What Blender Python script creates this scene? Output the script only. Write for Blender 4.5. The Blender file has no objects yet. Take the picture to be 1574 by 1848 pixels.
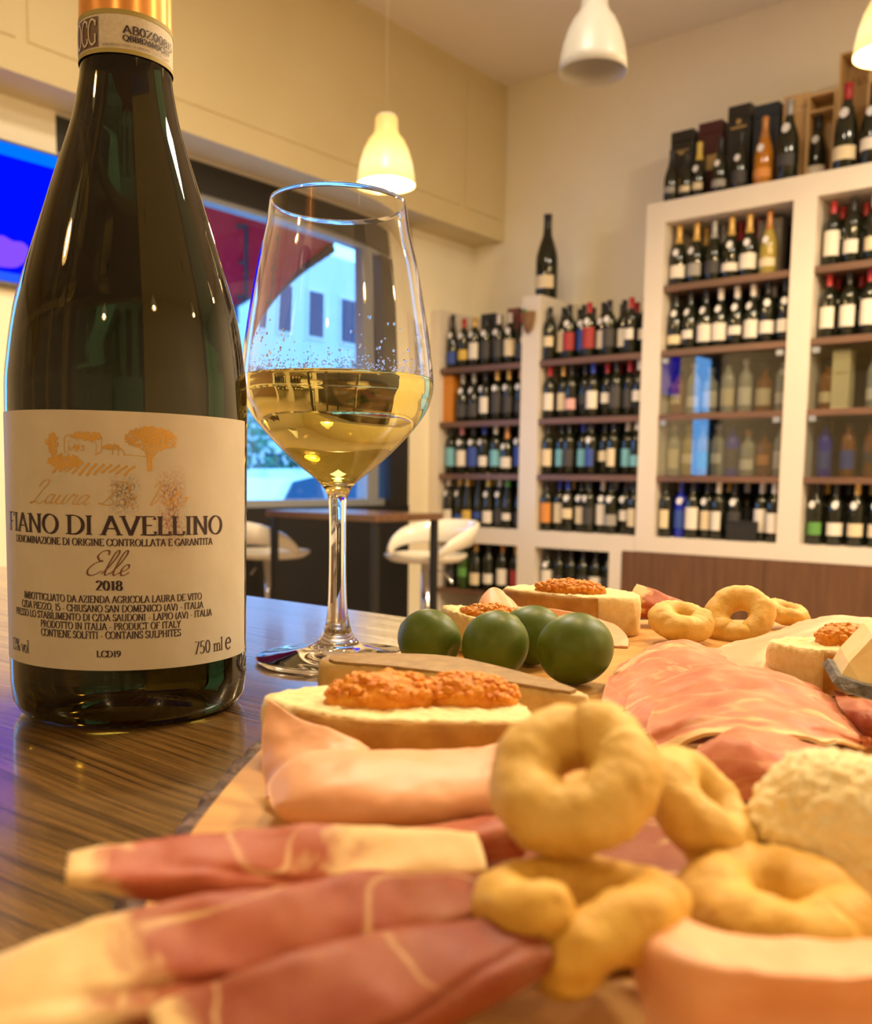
import bpy, math, random
from mathutils import Vector, Matrix, noise
from math import sin, cos, pi, radians, sqrt, atan2, tan

scene = bpy.context.scene
COL = scene.collection
rnd = random.Random(7)

# ------------------------------------------------------------------ camera
EYE = 1.156                      # lens height above the floor
FPX, PPX, PPY = 1706.0, 787.0, 1049.0
PITCH, ROLL, YAW = radians(6.14), radians(0.768), radians(39.28)
_Rr = Matrix(((cos(ROLL), -sin(ROLL), 0), (sin(ROLL), cos(ROLL), 0), (0, 0, 1)))
_Rp = Matrix(((1, 0, 0), (0, cos(PITCH), -sin(PITCH)), (0, sin(PITCH), cos(PITCH))))
CAMM = _Rr @ _Rp @ Matrix(((1, 0, 0), (0, 0, -1), (0, 1, 0)))
cd = bpy.data.cameras.new('camera')
cam = bpy.data.objects.new('camera', cd)
COL.objects.link(cam)
_r0, _r1, _r2 = CAMM[0], CAMM[1], CAMM[2]
cam.matrix_world = Matrix(((_r0[0], -_r1[0], -_r2[0], 0), (_r0[1], -_r1[1], -_r2[1], 0),
                           (_r0[2], -_r1[2], -_r2[2], EYE), (0, 0, 0, 1)))
cd.sensor_fit = 'VERTICAL'
cd.sensor_height = 36.0
cd.sensor_width = 36.0
cd.lens = FPX / 1848.0 * 36.0
cd.shift_y = (PPY - 924.0) / 1848.0
cd.clip_start = 0.01
cd.clip_end = 200
cd.dof.use_dof = True
cd.dof.focus_distance = 0.345
cd.dof.aperture_fstop = cd.lens / 1.8
scene.camera = cam

# ------------------------------------------------------------------ world and exposure
world = bpy.data.worlds.new('daylight')
scene.world = world
world.use_nodes = True
_bg = world.node_tree.nodes['Background']
_bg.inputs[0].default_value = (0.16, 0.46, 1.0, 1)
_bg.inputs[1].default_value = 5.5
vs = scene.view_settings
vs.view_transform = 'Standard'
vs.look = 'None'
vs.gamma = 1.0
vs.use_curve_mapping = False
vs.exposure = -0.02
scene.cycles.max_bounces = 12
scene.cycles.transmission_bounces = 12
scene.cycles.transparent_max_bounces = 16
scene.cycles.diffuse_bounces = 4
scene.cycles.glossy_bounces = 6
scene.cycles.blur_glossy = 0.5
scene.cycles.sample_clamp_indirect = 6.0
LAMP = 1.0                       # scales every pendant lamp
WARM = (1.0, 0.70, 0.34)

# ------------------------------------------------------------------ geometry of the place
RH = Vector((cos(YAW), -sin(YAW), 0))     # along the shelf wall, to the right
NH = Vector((sin(YAW), cos(YAW), 0))      # towards the shelf wall
DF = 4.8104                                # distance camera - shelf front
RLW = -4.01                                # left wall
QBW = DF + 0.45                            # back wall
TABLE_Z = EYE - 0.084
BOARD_T = 0.018
BZ = TABLE_Z + BOARD_T

def ray(px, py):
    d = Vector(((px - PPX) / FPX, (py - PPY) / FPX, 1.0))
    return CAMM.transposed() @ d
def on_z(px, py, z):                       # point at height z (world)
    d = ray(px, py); t = (z - EYE) / d.z
    return Vector((d.x * t, d.y * t, z))
def bz(px, py, zmm=0.0):                   # point zmm above the board
    return on_z(px, py, BZ + zmm / 1000.0)
def bd(px, py, dmm):                       # point at a forward distance
    d = ray(px, py); t = dmm / 1000.0 / d.y
    return Vector((d.x * t, d.y * t, EYE + d.z * t))
def on_r(px, py, r):
    d = ray(px, py); t = r / d.dot(RH); p = d * t
    return p.dot(RH), p.dot(NH), p.z + EYE
def on_q(px, py, q):
    d = ray(px, py); t = q / d.dot(NH); p = d * t
    return p.dot(RH), p.dot(NH), p.z + EYE
def RW(r, q, z=0.0):
    v = RH * r + NH * q
    return Vector((v.x, v.y, z))

# ------------------------------------------------------------------ object helpers
def tag(o, label=None, cat=None, group=None, kind=None):
    if label: o['label'] = label
    if cat: o['category'] = cat
    if group: o['group'] = group
    if kind: o['kind'] = kind
    return o
def thing(name, label, cat, loc=(0, 0, 0), rz=0.0, group=None):
    o = bpy.data.objects.new(name, None)
    o.empty_display_size = 0.02
    COL.objects.link(o)
    o.location = loc
    o.rotation_euler = (0, 0, rz)
    return tag(o, label, cat, group)
def mesh(name, V, F, mat, smooth=True, uv=None):
    me = bpy.data.meshes.new(name)
    me.from_pydata([tuple(v) for v in V], [], F)
    if smooth:
        me.polygons.foreach_set('use_smooth', [True] * len(me.polygons))
    if uv is not None:
        lay = me.uv_layers.new(name='UVMap')
        li = [0] * len(me.loops)
        me.loops.foreach_get('vertex_index', li)
        flat = []
        for i in li: flat.extend(uv[i])
        lay.data.foreach_set('uv', flat)
    if mat: me.materials.append(mat)
    me.update()
    return me
def link(name, me, parent=None, loc=(0, 0, 0), rz=0.0):
    o = bpy.data.objects.new(name, me)
    COL.objects.link(o)
    o.location = loc
    o.rotation_euler = (0, 0, rz)
    if parent is not None: o.parent = parent
    return o
def part(name, V, F, mat, parent=None, smooth=True, uv=None, loc=(0, 0, 0), rz=0.0):
    return link(name, mesh(name, V, F, mat, smooth, uv), parent, loc, rz)
def shift(V, o):
    return [Vector(v) - Vector(o) for v in V]
def base_of(V):
    n = len(V)
    return Vector((sum(v[0] for v in V) / n, sum(v[1] for v in V) / n, min(v[2] for v in V)))
def solo(name, label, cat, V, F, mat, group=None, uv=None, smooth=True):
    b = base_of(V)
    o = part(name, shift(V, b), F, mat, None, smooth, uv, b)
    return tag(o, label, cat, group)

def lathe(prof, seg=32, a0=0.0, a1=2 * pi):
    V, F, U = [], [], []
    full = abs(a1 - a0 - 2 * pi) < 1e-6
    nc = seg if full else seg + 1
    n = len(prof)
    for i in range(nc):
        a = a0 + (a1 - a0) * i / seg
        for j, (r, z) in enumerate(prof):
            V.append((r * sin(a), -r * cos(a), z)); U.append((i / seg, j / max(1, n - 1)))
    for i in range(seg):
        i2 = (i + 1) % nc
        for j in range(n - 1):
            ra, rb = prof[j][0], prof[j + 1][0]
            a, b, c, d = i * n + j, i2 * n + j, i2 * n + j + 1, i * n + j + 1
            if ra < 1e-7 and rb < 1e-7: continue
            F.append((a, b, c, d))
    return V, F, U
def lathe_clean(prof, seg=32):
    """lathe with single pole vertices"""
    V, F = [], []
    idx = []
    for (r, z) in prof:
        if r < 1e-7:
            idx.append([len(V)] * seg); V.append((0, 0, z))
        else:
            s = len(V); idx.append(list(range(s, s + seg)))
            for i in range(seg):
                a = 2 * pi * i / seg
                V.append((r * sin(a), -r * cos(a), z))
    for j in range(len(prof) - 1):
        A, B = idx[j], idx[j + 1]
        for i in range(seg):
            k = (i + 1) % seg
            f = []
            for q in (A[i], A[k], B[k], B[i]):
                if q not in f: f.append(q)
            if len(f) > 2: F.append(tuple(f))
    return V, F
def box(x0, x1, y0, y1, z0, z1):
    V = [(x0, y0, z0), (x1, y0, z0), (x1, y1, z0), (x0, y1, z0), (x0, y0, z1), (x1, y0, z1), (x1, y1, z1), (x0, y1, z1)]
    F = [(0, 3, 2, 1), (4, 5, 6, 7), (0, 1, 5, 4), (1, 2, 6, 5), (2, 3, 7, 6), (3, 0, 4, 7)]
    return V, F
def bbox(x0, x1, y0, y1, z0, z1, b=0.004):
    """box with chamfered edges"""
    V, F = [], []
    idx = {}
    for ix, x in ((0, x0), (1, x1)):
        for iy, y in ((0, y0), (1, y1)):
            for iz, z in ((0, z0), (1, z1)):
                sx, sy, sz = (1 - 2 * ix), (1 - 2 * iy), (1 - 2 * iz)
                idx[ix, iy, iz] = len(V)
                V += [(x, y + sy * b, z + sz * b), (x + sx * b, y, z + sz * b), (x + sx * b, y + sy * b, z)]
    def q(a, b_, c, d): F.append((a, b_, c, d))
    for i in (0, 1):
        q(*[idx[i, y, z] for y, z in ((0, 0), (1, 0), (1, 1), (0, 1))])
        q(*[idx[x, i, z] + 1 for x, z in ((0, 0), (1, 0), (1, 1), (0, 1))])
        q(*[idx[x, y, i] + 2 for x, y in ((0, 0), (1, 0), (1, 1), (0, 1))])
    for a in (0, 1):
        for c in (0, 1):
            q(idx[0, a, c] + 1, idx[1, a, c] + 1, idx[1, a, c] + 2, idx[0, a, c] + 2)
            q(idx[a, 0, c], idx[a, 1, c], idx[a, 1, c] + 2, idx[a, 0, c] + 2)
            q(idx[a, c, 0], idx[a, c, 1], idx[a, c, 1] + 1, idx[a, c, 0] + 1)
    for k in idx.values(): F.append((k, k + 1, k + 2))
    return V, F
def join(*meshes):
    V, F = [], []
    for v, f in meshes:
        o = len(V); V += list(v); F += [tuple(i + o for i in t) for t in f]
    return V, F
def cr(p, closed=False, n=8):
    """Catmull-Rom through points (tuples of any length)"""
    out = []; m = len(p)
    segs = m if closed else m - 1
    for i in range(segs):
        if closed: a, b, c, d = p[(i - 1) % m], p[i], p[(i + 1) % m], p[(i + 2) % m]
        else: a, b, c, d = p[max(i - 1, 0)], p[i], p[i + 1], p[min(i + 2, m - 1)]
        for k in range(n):
            t = k / n; t2 = t * t; t3 = t2 * t
            out.append(tuple(0.5 * (2 * b[q] + (c[q] - a[q]) * t + (2 * a[q] - 5 * b[q] + 4 * c[q] - d[q]) * t2
                                    + (3 * b[q] - a[q] - 3 * c[q] + d[q]) * t3) for q in range(len(b))))
    if not closed: out.append(tuple(p[-1]))
    return out
def tube(path, rad, seg=12, cap=True, flat=None, sq=1.0):
    """sweep; rad list or number; flat=(w,h) ellipse scale with h vertical"""
    P = [Vector(p) for p in path]; n = len(P)
    if not isinstance(rad, (list, tuple)): rad = [rad] * n
    V, F, U = [], [], []
    up = Vector((0, 0, 1)); L = [0]
    for i in range(1, n): L.append(L[-1] + (P[i] - P[i - 1]).length)
    for i in range(n):
        t = (P[min(i + 1, n - 1)] - P[max(i - 1, 0)]).normalized()
        s = t.cross(up)
        if s.length < 1e-4: s = t.cross(Vector((0, 1, 0)))
        s.normalize(); u = s.cross(t).normalized()
        w, h = flat if flat else (1, 1)
        for k in range(seg):
            a = 2 * pi * k / seg
            ca, sa = math.copysign(abs(cos(a)) ** sq, cos(a)), math.copysign(abs(sin(a)) ** sq, sin(a))
            V.append(P[i] + s * (ca * rad[i] * w) + u * (sa * rad[i] * h))
            U.append((L[i] / L[-1], k / seg))
    for i in range(n - 1):
        for k in range(seg):
            k2 = (k + 1) % seg
            F.append((i * seg + k, i * seg + k2, (i + 1) * seg + k2, (i + 1) * seg + k))
    if cap:
        F.append(tuple(range(seg - 1, -1, -1))); F.append(tuple((n - 1) * seg + k for k in range(seg)))
    return V, F, U
def nz(p, s, seed=0.0):
    return noise.noise(Vector((p[0] * s + seed, p[1] * s + seed * 1.7, p[2] * s - seed)))
def nz3(p, s, seed=0.0):
    return nz(p, s, seed) + 0.5 * nz(p, s * 2.1, seed + 3) + 0.25 * nz(p, s * 4.3, seed + 9)

# ------------------------------------------------------------------ materials
MATS = {}
def newmat(name):
    m = bpy.data.materials.new(name); m.use_nodes = True
    nt = m.node_tree
    return m, nt, nt.nodes['Principled BSDF']
def setp(b, **k):
    names = dict(rough='Roughness', metal='Metallic', trans='Transmission Weight', ior='IOR', sss='Subsurface Weight',
                 sssr='Subsurface Radius', ssss='Subsurface Scale', coat='Coat Weight', coatr='Coat Roughness',
                 em='Emission Color', ems='Emission Strength', spec='Specular IOR Level', alpha='Alpha', sheen='Sheen Weight')
    for a, v in k.items():
        i = b.inputs[names[a]]
        if a == 'em': i.default_value = (*v, 1)
        else: i.default_value = v
def pbr(name, col, **k):
    if name in MATS: return MATS[name]
    m, nt, b = newmat(name)
    b.inputs['Base Color'].default_value = (*col, 1)
    setp(b, **k)
    MATS[name] = m
    return m
def node(nt, t, **k):
    n = nt.nodes.new(t)
    for a, v in k.items():
        if a in n.bl_rna.properties.keys() and not a.startswith('i_'): setattr(n, a, v)
    return n
def ramp(nt, fac, stops):
    r = nt.nodes.new('ShaderNodeValToRGB')
    e = r.color_ramp.elements
    while len(e) < len(stops): e.new(0.5)
    for i, (p, c) in enumerate(stops):
        e[i].position = p; e[i].color = (*c, 1) if len(c) == 3 else c
    nt.links.new(fac, r.inputs[0])
    return r
def coords(nt, kind='Object', scale=(1, 1, 1), rot=(0, 0, 0), loc=(0, 0, 0)):
    tc = nt.nodes.new('ShaderNodeTexCoord'); mp = nt.nodes.new('ShaderNodeMapping')
    mp.inputs['Scale'].default_value = scale; mp.inputs['Rotation'].default_value = rot; mp.inputs['Location'].default_value = loc
    nt.links.new(tc.outputs[kind], mp.inputs[0])
    return mp.outputs[0]
def tnoise(nt, vec, scale, detail=4, rough=0.55, dist=0.0):
    n = nt.nodes.new('ShaderNodeTexNoise')
    n.inputs['Scale'].default_value = scale; n.inputs['Detail'].default_value = detail
    n.inputs['Roughness'].default_value = rough; n.inputs['Distortion'].default_value = dist
    nt.links.new(vec, n.inputs['Vector'])
    return n.outputs['Fac']
def bump(nt, b, h, strength, dist):
    n = nt.nodes.new('ShaderNodeBump'); n.inputs['Strength'].default_value = strength; n.inputs['Distance'].default_value = dist
    nt.links.new(h, n.inputs['Height']); nt.links.new(n.outputs[0], b.inputs['Normal'])
def mathn(nt, op, a, b=None, clamp=False):
    n = nt.nodes.new('ShaderNodeMath'); n.operation = op; n.use_clamp = clamp
    for i, v in enumerate((a, b)):
        if v is None: continue
        if isinstance(v, (int, float)): n.inputs[i].default_value = v
        else: nt.links.new(v, n.inputs[i])
    return n.outputs[0]
def mixc(nt, f, a, b):
    n = nt.nodes.new('ShaderNodeMix'); n.data_type = 'RGBA'
    for s, v in ((n.inputs[0], f), (n.inputs[6], a), (n.inputs[7], b)):
        if isinstance(v, (tuple, list)): s.default_value = (*v, 1)
        elif isinstance(v, (int, float)): s.default_value = v
        else: nt.links.new(v, s)
    return n.outputs[2]
def mottled(name, stops, scale, detail=4, bs=0.0, bdist=0.001, bscale=None, kind='Object', stretch=(1, 1, 1), **k):
    if name in MATS: return MATS[name]
    m, nt, b = newmat(name)
    v = coords(nt, kind, stretch)
    f = tnoise(nt, v, scale, detail)
    r = ramp(nt, f, stops)
    nt.links.new(r.outputs[0], b.inputs['Base Color'])
    if bs: bump(nt, b, tnoise(nt, v, bscale or scale * 3, 5), bs, bdist)
    setp(b, **k)
    MATS[name] = m
    return m
def pane_mat(name, ior, tint=(1, 1, 1)):
    """flat window pane: clear, with a mirror reflection that grows at grazing angles"""
    m = bpy.data.materials.new(name); m.use_nodes = True
    nt = m.node_tree; nt.nodes.clear()
    out = nt.nodes.new('ShaderNodeOutputMaterial'); mx = nt.nodes.new('ShaderNodeMixShader')
    tr = nt.nodes.new('ShaderNodeBsdfTransparent'); gl = nt.nodes.new('ShaderNodeBsdfGlossy'); lw = nt.nodes.new('ShaderNodeLayerWeight')
    tr.inputs[0].default_value = (*tint, 1); gl.inputs['Roughness'].default_value = 0.0; f0 = ((ior - 1) / (ior + 1)) ** 2
    lw.inputs[0].default_value = 0.5
    fac = mathn(nt, 'ADD', mathn(nt, 'MULTIPLY', mathn(nt, 'POWER', lw.outputs['Facing'], 5.0), 1 - f0), f0)
    nt.links.new(fac, mx.inputs[0]); nt.links.new(tr.outputs[0], mx.inputs[1]); nt.links.new(gl.outputs[0], mx.inputs[2])
    nt.links.new(mx.outputs[0], out.inputs[0])
    return m

# ================================================================== the room
def rthing(name, label, cat, r, q, z, group=None):
    return thing(name, label, cat, RW(r, q, z), -YAW, group)
def rpart(name, r0, r1, q0, q1, z0, z1, mat, root=None, org=(0, 0, 0), b=0.0):
    x = (r0 - org[0], r1 - org[0], q0 - org[1], q1 - org[1], z0 - org[2], z1 - org[2])
    V, F = bbox(*x, b) if b else box(*x)
    if root is not None: return part(name, V, F, mat, root, smooth=False)
    c = ((r0 + r1) / 2, (q0 + q1) / 2, z0)
    V, F = (bbox if b else box)(r0 - c[0], r1 - c[0], q0 - c[1], q1 - c[1], 0, z1 - z0, *([b] if b else []))
    return part(name, V, F, mat, None, smooth=False, loc=RW(c[0], c[1], c[2]), rz=-YAW)
def struct(*a, **k):
    return tag(rpart(*a, **k), kind='structure')

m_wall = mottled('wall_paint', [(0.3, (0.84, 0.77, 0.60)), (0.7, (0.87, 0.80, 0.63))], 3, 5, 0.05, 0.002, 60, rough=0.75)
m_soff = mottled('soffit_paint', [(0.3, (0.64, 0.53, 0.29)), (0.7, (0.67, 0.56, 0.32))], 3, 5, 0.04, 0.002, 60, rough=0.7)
m_ceil = mottled('ceiling_paint', [(0.3, (0.80, 0.72, 0.61)), (0.7, (0.83, 0.75, 0.64))], 2, 4, 0.04, 0.002, 50, rough=0.85)
m_floor = mottled('floor_tile', [(0.3, (0.42, 0.32, 0.23)), (0.7, (0.48, 0.37, 0.27))], 4, 5, rough=0.35)
m_white = mottled('white_lacquer', [(0.3, (0.66, 0.59, 0.51)), (0.7, (0.69, 0.62, 0.54))], 4, 3, rough=0.45)
m_dark = pbr('dark_metal', (0.018, 0.017, 0.016), rough=0.4)
m_black = pbr('black_panel', (0.006, 0.006, 0.007), rough=0.5)
m_frame = pbr('grey_aluminium', (0.30, 0.32, 0.36), rough=0.35, metal=0.3)
m_pane = pane_mat('window_glass', 1.4)
m_cabglass = pane_mat('cabinet_glass', 2.0, (0.82, 0.84, 0.82))
CEIL = 3.70
R1, Q0 = 3.6, -4.2
struct('floor', RLW - 0.2, R1, Q0, QBW, -0.12, 0.0, m_floor)
struct('ceiling', RLW - 0.2, R1, Q0, QBW + 0.15, CEIL, CEIL + 0.12, m_ceil)
struct('wall_back', RLW - 0.2, R1, QBW, QBW + 0.15, 0.0, CEIL, m_wall)
struct('wall_right', R1, R1 + 0.15, Q0, QBW, 0.0, CEIL, m_wall)
struct('wall_front', RLW - 0.2, R1, Q0 - 0.15, Q0, 0.0, CEIL, m_wall)
WQ0, WQ1 = DF - 2.555, DF - 0.19           # shop window
GQ0, GQ1 = DF - 4.80, DF - 4.02             # glazed door beside the screen
wl = struct('wall_left', RLW - 0.18, RLW, WQ1, QBW, 0.0, CEIL, m_wall)
wlo = (RLW - 0.09, (WQ1 + QBW) / 2, 0.0)
def wlpart(nm, q0, q1, z0, z1, m, t0=RLW - 0.18, t1=RLW):
    rpart(nm, t0, t1, q0, q1, z0, z1, m, wl, wlo)
wlpart('wall_pier', GQ1, WQ0, 0.0, CEIL, m_wall)
wlpart('wall_pier', Q0, GQ0, 0.0, CEIL, m_wall)
wlpart('wall_above_window', WQ0, WQ1, 2.72, CEIL, m_wall)
wlpart('wall_above_door', GQ0, GQ1, 2.5, CEIL, m_wall)
wlpart('parapet', WQ0, WQ1, 0.0, 0.99, m_black)
# box soffit along the window wall with flat raised panels
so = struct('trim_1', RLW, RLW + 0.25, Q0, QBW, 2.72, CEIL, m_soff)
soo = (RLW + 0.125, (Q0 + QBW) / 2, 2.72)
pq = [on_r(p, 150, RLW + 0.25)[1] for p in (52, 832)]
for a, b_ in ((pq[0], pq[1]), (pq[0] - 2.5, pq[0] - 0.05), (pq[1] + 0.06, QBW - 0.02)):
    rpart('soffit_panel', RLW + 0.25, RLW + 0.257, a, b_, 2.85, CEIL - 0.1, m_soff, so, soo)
# the window: dark roller box, frame bars, glass
wo = (RLW - 0.09, (WQ0 + WQ1) / 2, 0.99)
win = tag(rpart('window_1', RLW - 0.14, RLW - 0.04, WQ0, WQ1, 2.575, 2.72, m_dark), kind='structure')
wo = (RLW - 0.09, (WQ0 + WQ1) / 2, 2.575)
rpart('frame_bar', RLW - 0.14, RLW - 0.06, WQ0, WQ1, 2.545, 2.575, m_frame, win, wo)
rpart('frame_bar', RLW - 0.14, RLW - 0.06, WQ0, WQ1, 0.99, 1.03, m_frame, win, wo)
rpart('frame_post', RLW - 0.13, RLW - 0.01, WQ1 - 0.17, WQ1, 0.99, 2.545, m_dark, win, wo)
rpart('frame_post', RLW - 0.14, RLW - 0.05, WQ1 - 0.34, WQ1 - 0.24, 0.99, 2.545, m_frame, win, wo)
rpart('frame_post', RLW - 0.14, RLW - 0.05, WQ0, WQ0 + 0.06, 0.99, 2.545, m_dark, win, wo)
tag(rpart('pane', RLW - 0.105, RLW - 0.099, WQ0 + 0.06, WQ1 - 0.34, 1.03, 2.545, m_pane, win, wo), 'clear shop window pane')
rpart('pane', RLW - 0.105, RLW - 0.099, WQ1 - 0.24, WQ1 - 0.17, 1.03, 2.545, m_pane, win, wo)
# glazed street door further along the same wall (mirrored in the cabinet glass)
dr = tag(rpart('door_1', RLW - 0.14, RLW - 0.06, GQ0, GQ0 + 0.07, 0.0, 2.5, m_dark), kind='structure')
do = (RLW - 0.10, GQ0 + 0.035, 0.0)
for (a, b_, c, d) in ((GQ1 - 0.07, GQ1, 0.0, 2.5), (GQ0 + 0.07, GQ1 - 0.07, 2.43, 2.5), (GQ0 + 0.07, GQ1 - 0.07, 0.0, 0.12)):
    rpart('frame_bar', RLW - 0.14, RLW - 0.06, a, b_, c, d, m_dark, dr, do)
rpart('pane', RLW - 0.104, RLW - 0.098, GQ0 + 0.07, GQ1 - 0.07, 0.12, 2.43, m_pane, dr, do)

# ------------------------------------------------------------------ television on the pier
m_scr, nt, b = newmat('tv_screen')
v = coords(nt, 'Object')
sx = nt.nodes.new('ShaderNodeSeparateXYZ'); nt.links.new(v, sx.inputs[0])
top = mathn(nt, 'GREATER_THAN', sx.outputs[2], 0.515)
base = mixc(nt, top, (0.0, 0.004, 1.0), (0.0, 0.16, 1.0))
low = mathn(nt, 'LESS_THAN', sx.outputs[2], 0.045)
base = mixc(nt, low, base, (0.02, 0.10, 0.9))
bl = mathn(nt, 'GREATER_THAN', mathn(nt, 'SUBTRACT', tnoise(nt, v, 5.0, 1), mathn(nt, 'MULTIPLY', mathn(nt, 'ABSOLUTE', mathn(nt, 'SUBTRACT', sx.outputs[2], 0.13)), 2.6)), 0.50)
base = mixc(nt, bl, base, (0.22, 0.07, 1.0))
nt.links.new(base, b.inputs['Emission Color'])
b.inputs['Base Color'].default_value = (0, 0, 0, 1)
setp(b, ems=1.2, rough=0.5, spec=0.0)
tq1 = WQ0 - 0.01
tv = rthing('television', 'wall-mounted television with a glowing deep blue screen', 'television', RLW, tq1 - 0.5, 1.945)
to = (RLW, tq1 - 0.5, 1.945)
rpart('casing', RLW + 0.005, RLW + 0.05, tq1 - 1.02, tq1, 1.938, 2.522, m_dark, tv, to)
rpart('screen', RLW + 0.05, RLW + 0.053, tq1 - 1.008, tq1 - 0.012, 1.953, 2.512, m_scr, tv, to)

# ------------------------------------------------------------------ wine shelves
m_board = mottled('shelf_wood', [(0.3, (0.10, 0.050, 0.030)), (0.7, (0.17, 0.085, 0.05))], 3, 5, stretch=(1, 6, 12), rough=0.45)
m_door = mottled('cabinet_wood', [(0.25, (0.085, 0.036, 0.015)), (0.75, (0.16, 0.075, 0.032))], 5, 6, stretch=(6, 6, 0.6), rough=0.4)
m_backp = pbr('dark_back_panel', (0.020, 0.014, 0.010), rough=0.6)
SH = (1.195, 1.526, 1.868, 2.21)           # top faces of the boards
CT = 0.857
LOWB = 0.45
org = (-3.2, DF, 0.0)
low = rthing('wine_shelf', 'low white wine shelf with brown boards reaching into the corner', 'shelf', *org)
def sp(nm, r0, r1, z0, z1, m, q0=DF, q1=QBW - 0.002, root=None):
    return rpart(nm, r0, r1, q0, q1, z0, z1, m, root or low, org)
sp('upright', -4.005, -3.928, 0.0, 2.24, m_white)
sp('upright', -3.293, -3.165, CT, 2.25, m_white)
sp('upright', -3.293, -3.165, 0.0, 0.757, m_white)
sp('upright', -2.655, -2.577, 0.0, 0.757, m_white)
sp('counter', -3.928, -2.494, 0.757, CT, m_white)
for r0, r1 in ((-3.928, -3.293), (-3.165, -2.494)):
    for z in SH[:3]: sp('shelf_board', r0, r1, z - 0.033, z, m_board, DF + 0.004)
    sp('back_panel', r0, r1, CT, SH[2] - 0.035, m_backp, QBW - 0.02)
for r0, r1 in ((-3.928, -3.293), (-3.165, -2.655)):
    sp('shelf_board', r0, r1, LOWB - 0.03, LOWB, m_board, DF + 0.004)
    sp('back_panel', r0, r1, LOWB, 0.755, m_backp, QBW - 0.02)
org2 = (-1.7, DF, 0.0)
tall = rthing('wine_shelf', 'tall white wine shelf with glass-fronted middle rows and brown cabinet doors', 'shelf', *org2)
def tp(nm, r0, r1, z0, z1, m, q0=DF - 0.005, q1=QBW - 0.002):
    return rpart(nm, r0, r1, q0, q1, z0, z1, m, tall, org2)
for r0, r1 in ((-2.492, -2.382), (-1.702, -1.588), (-0.90, -0.80)): tp('upright', r0, r1, CT, 2.538, m_white)
tp('top_panel', -2.492, -0.80, 2.538, 2.648, m_white)
tp('counter', -2.492, -0.80, 0.772, CT, m_white)
tp('plinth', -2.575, -0.80, 0.0, 0.06, m_white, DF + 0.03)
for r0, r1 in ((-2.382, -1.702), (-1.588, -0.90)):
    for z in SH: tp('shelf_board', r0, r1, z - 0.033, z, m_board, DF + 0.004)
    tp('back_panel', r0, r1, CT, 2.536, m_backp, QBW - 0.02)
    for z in (SH[0], SH[1]):
        g = tp('glass_door', r0 + 0.004, r1 - 0.004, z + 0.004, z + 0.30, m_cabglass, DF + 0.008, DF + 0.013)
        g['label'] = 'sliding cabinet glass with reflections'
        for rr in (r0 + 0.012, r1 - 0.05):
            tp('clip', rr, rr + 0.035, z + 0.27, z + 0.298, m_frame, DF - 0.002, DF + 0.007)
for k, (r0, r1) in enumerate(((-2.572, -1.760), (-1.756, -0.944))):
    tp('cabinet_door', r0, r1, 0.065, 0.77, m_door, DF - 0.002, DF + 0.018)
tp('side_panel', -0.94, -0.80, 0.065, 0.77, m_white, DF)

# ------------------------------------------------------------------ bottles on the shelves
PROF = {
 'b': [(0, 0), (.034, 0), (.0375, .004), (.0378, .19), (.0365, .205), (.030, .222), (.020, .238), (.0150, .25), (.0143, .262), (.0140, .302), (.0152, .303), (.0152, .31), (0, .311)],
 'u': [(0, 0), (.037, 0), (.041, .004), (.041, .135), (.0395, .155), (.034, .18), (.026, .205), (.019, .225), (.0155, .245), (.0143, .262), (.0140, .298), (.0152, .299), (.0152, .306), (0, .307)],
 'c': [(0, 0), (.040, 0), (.0440, .005), (.0440, .14), (.042, .16), (.036, .185), (.027, .212), (.020, .235), (.0165, .255), (.0155, .275), (.0160, .30), (.0175, .305), (.016, .318), (.010, .322), (0, .323)],
 's': [(0, 0), (.034, 0), (.037, .004), (.037, .13), (.0355, .155), (.031, .19), (.024, .225), (.0175, .26), (.0145, .285), (.0138, .335), (.015, .336), (.015, .343), (0, .344)],
 'q': [(0, 0), (.038, 0), (.042, .004), (.042, .15), (.040, .165), (.030, .178), (.018, .188), (.0155, .20), (.0150, .215), (.019, .216), (.019, .245), (0, .246)],
 'r': [(0, 0), (.034, 0), (.037, .004), (.037, .17), (.035, .19), (.026, .21), (.0165, .225), (.015, .25), (.0175, .251), (.0175, .278), (0, .279)],
}
HT = {k: p[-1][1] for k, p in PROF.items()}
CAPZ = {'b': .252, 'u': .248, 'c': .222, 's': .262, 'q': .214, 'r': .249}
LABZ = {'b': (.050, .150), 'u': (.035, .110), 'c': (.040, .105), 's': (.030, .105), 'q': (.035, .12), 'r': (.04, .13)}
GL = {'k': ('dark', (.010, .012, .006)), 'g': ('green', (.03, .07, .012)), 'a': ('amber', (.22, .075, .008)), 'c': ('clear', (.34, .33, .28)),
      'b': ('blue', (.008, .02, .42)), 'y': ('yellow', (.34, .26, .05)), 'o': ('orange', (.40, .15, .010))}
CC = {'k': ('black', (.010, .010, .012)), 'r': ('red', (.36, .012, .016)), 'g': ('gold', (.58, .36, .10)), 'w': ('white', (.62, .56, .50)), 's': ('silver', (.32, .31, .30)),
      'b': ('blue', (.01, .03, .34)), 'n': ('green', (.08, .30, .02)), 'o': ('copper', (.45, .20, .06)), 'y': ('yellow', (.62, .46, .10)), 'p': ('pink', (.60, .22, .26))}
LC = {'w': ('white', (.72, .66, .58)), 'c': ('cream', (.68, .57, .38)), 'y': ('yellow', (.62, .42, .08)), 'r': ('red', (.33, .03, .03)), 'b': ('blue', (.03, .07, .34)),
      'k': ('dark', (.045, .042, .045)), 't': ('turquoise', (.16, .42, .52)), 'p': ('pink', (.66, .36, .36)), 'n': ('green', (.10, .28, .06)), 's': ('grey', (.30, .28, .26)), 'o': ('orange', (.60, .24, .05))}
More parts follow.
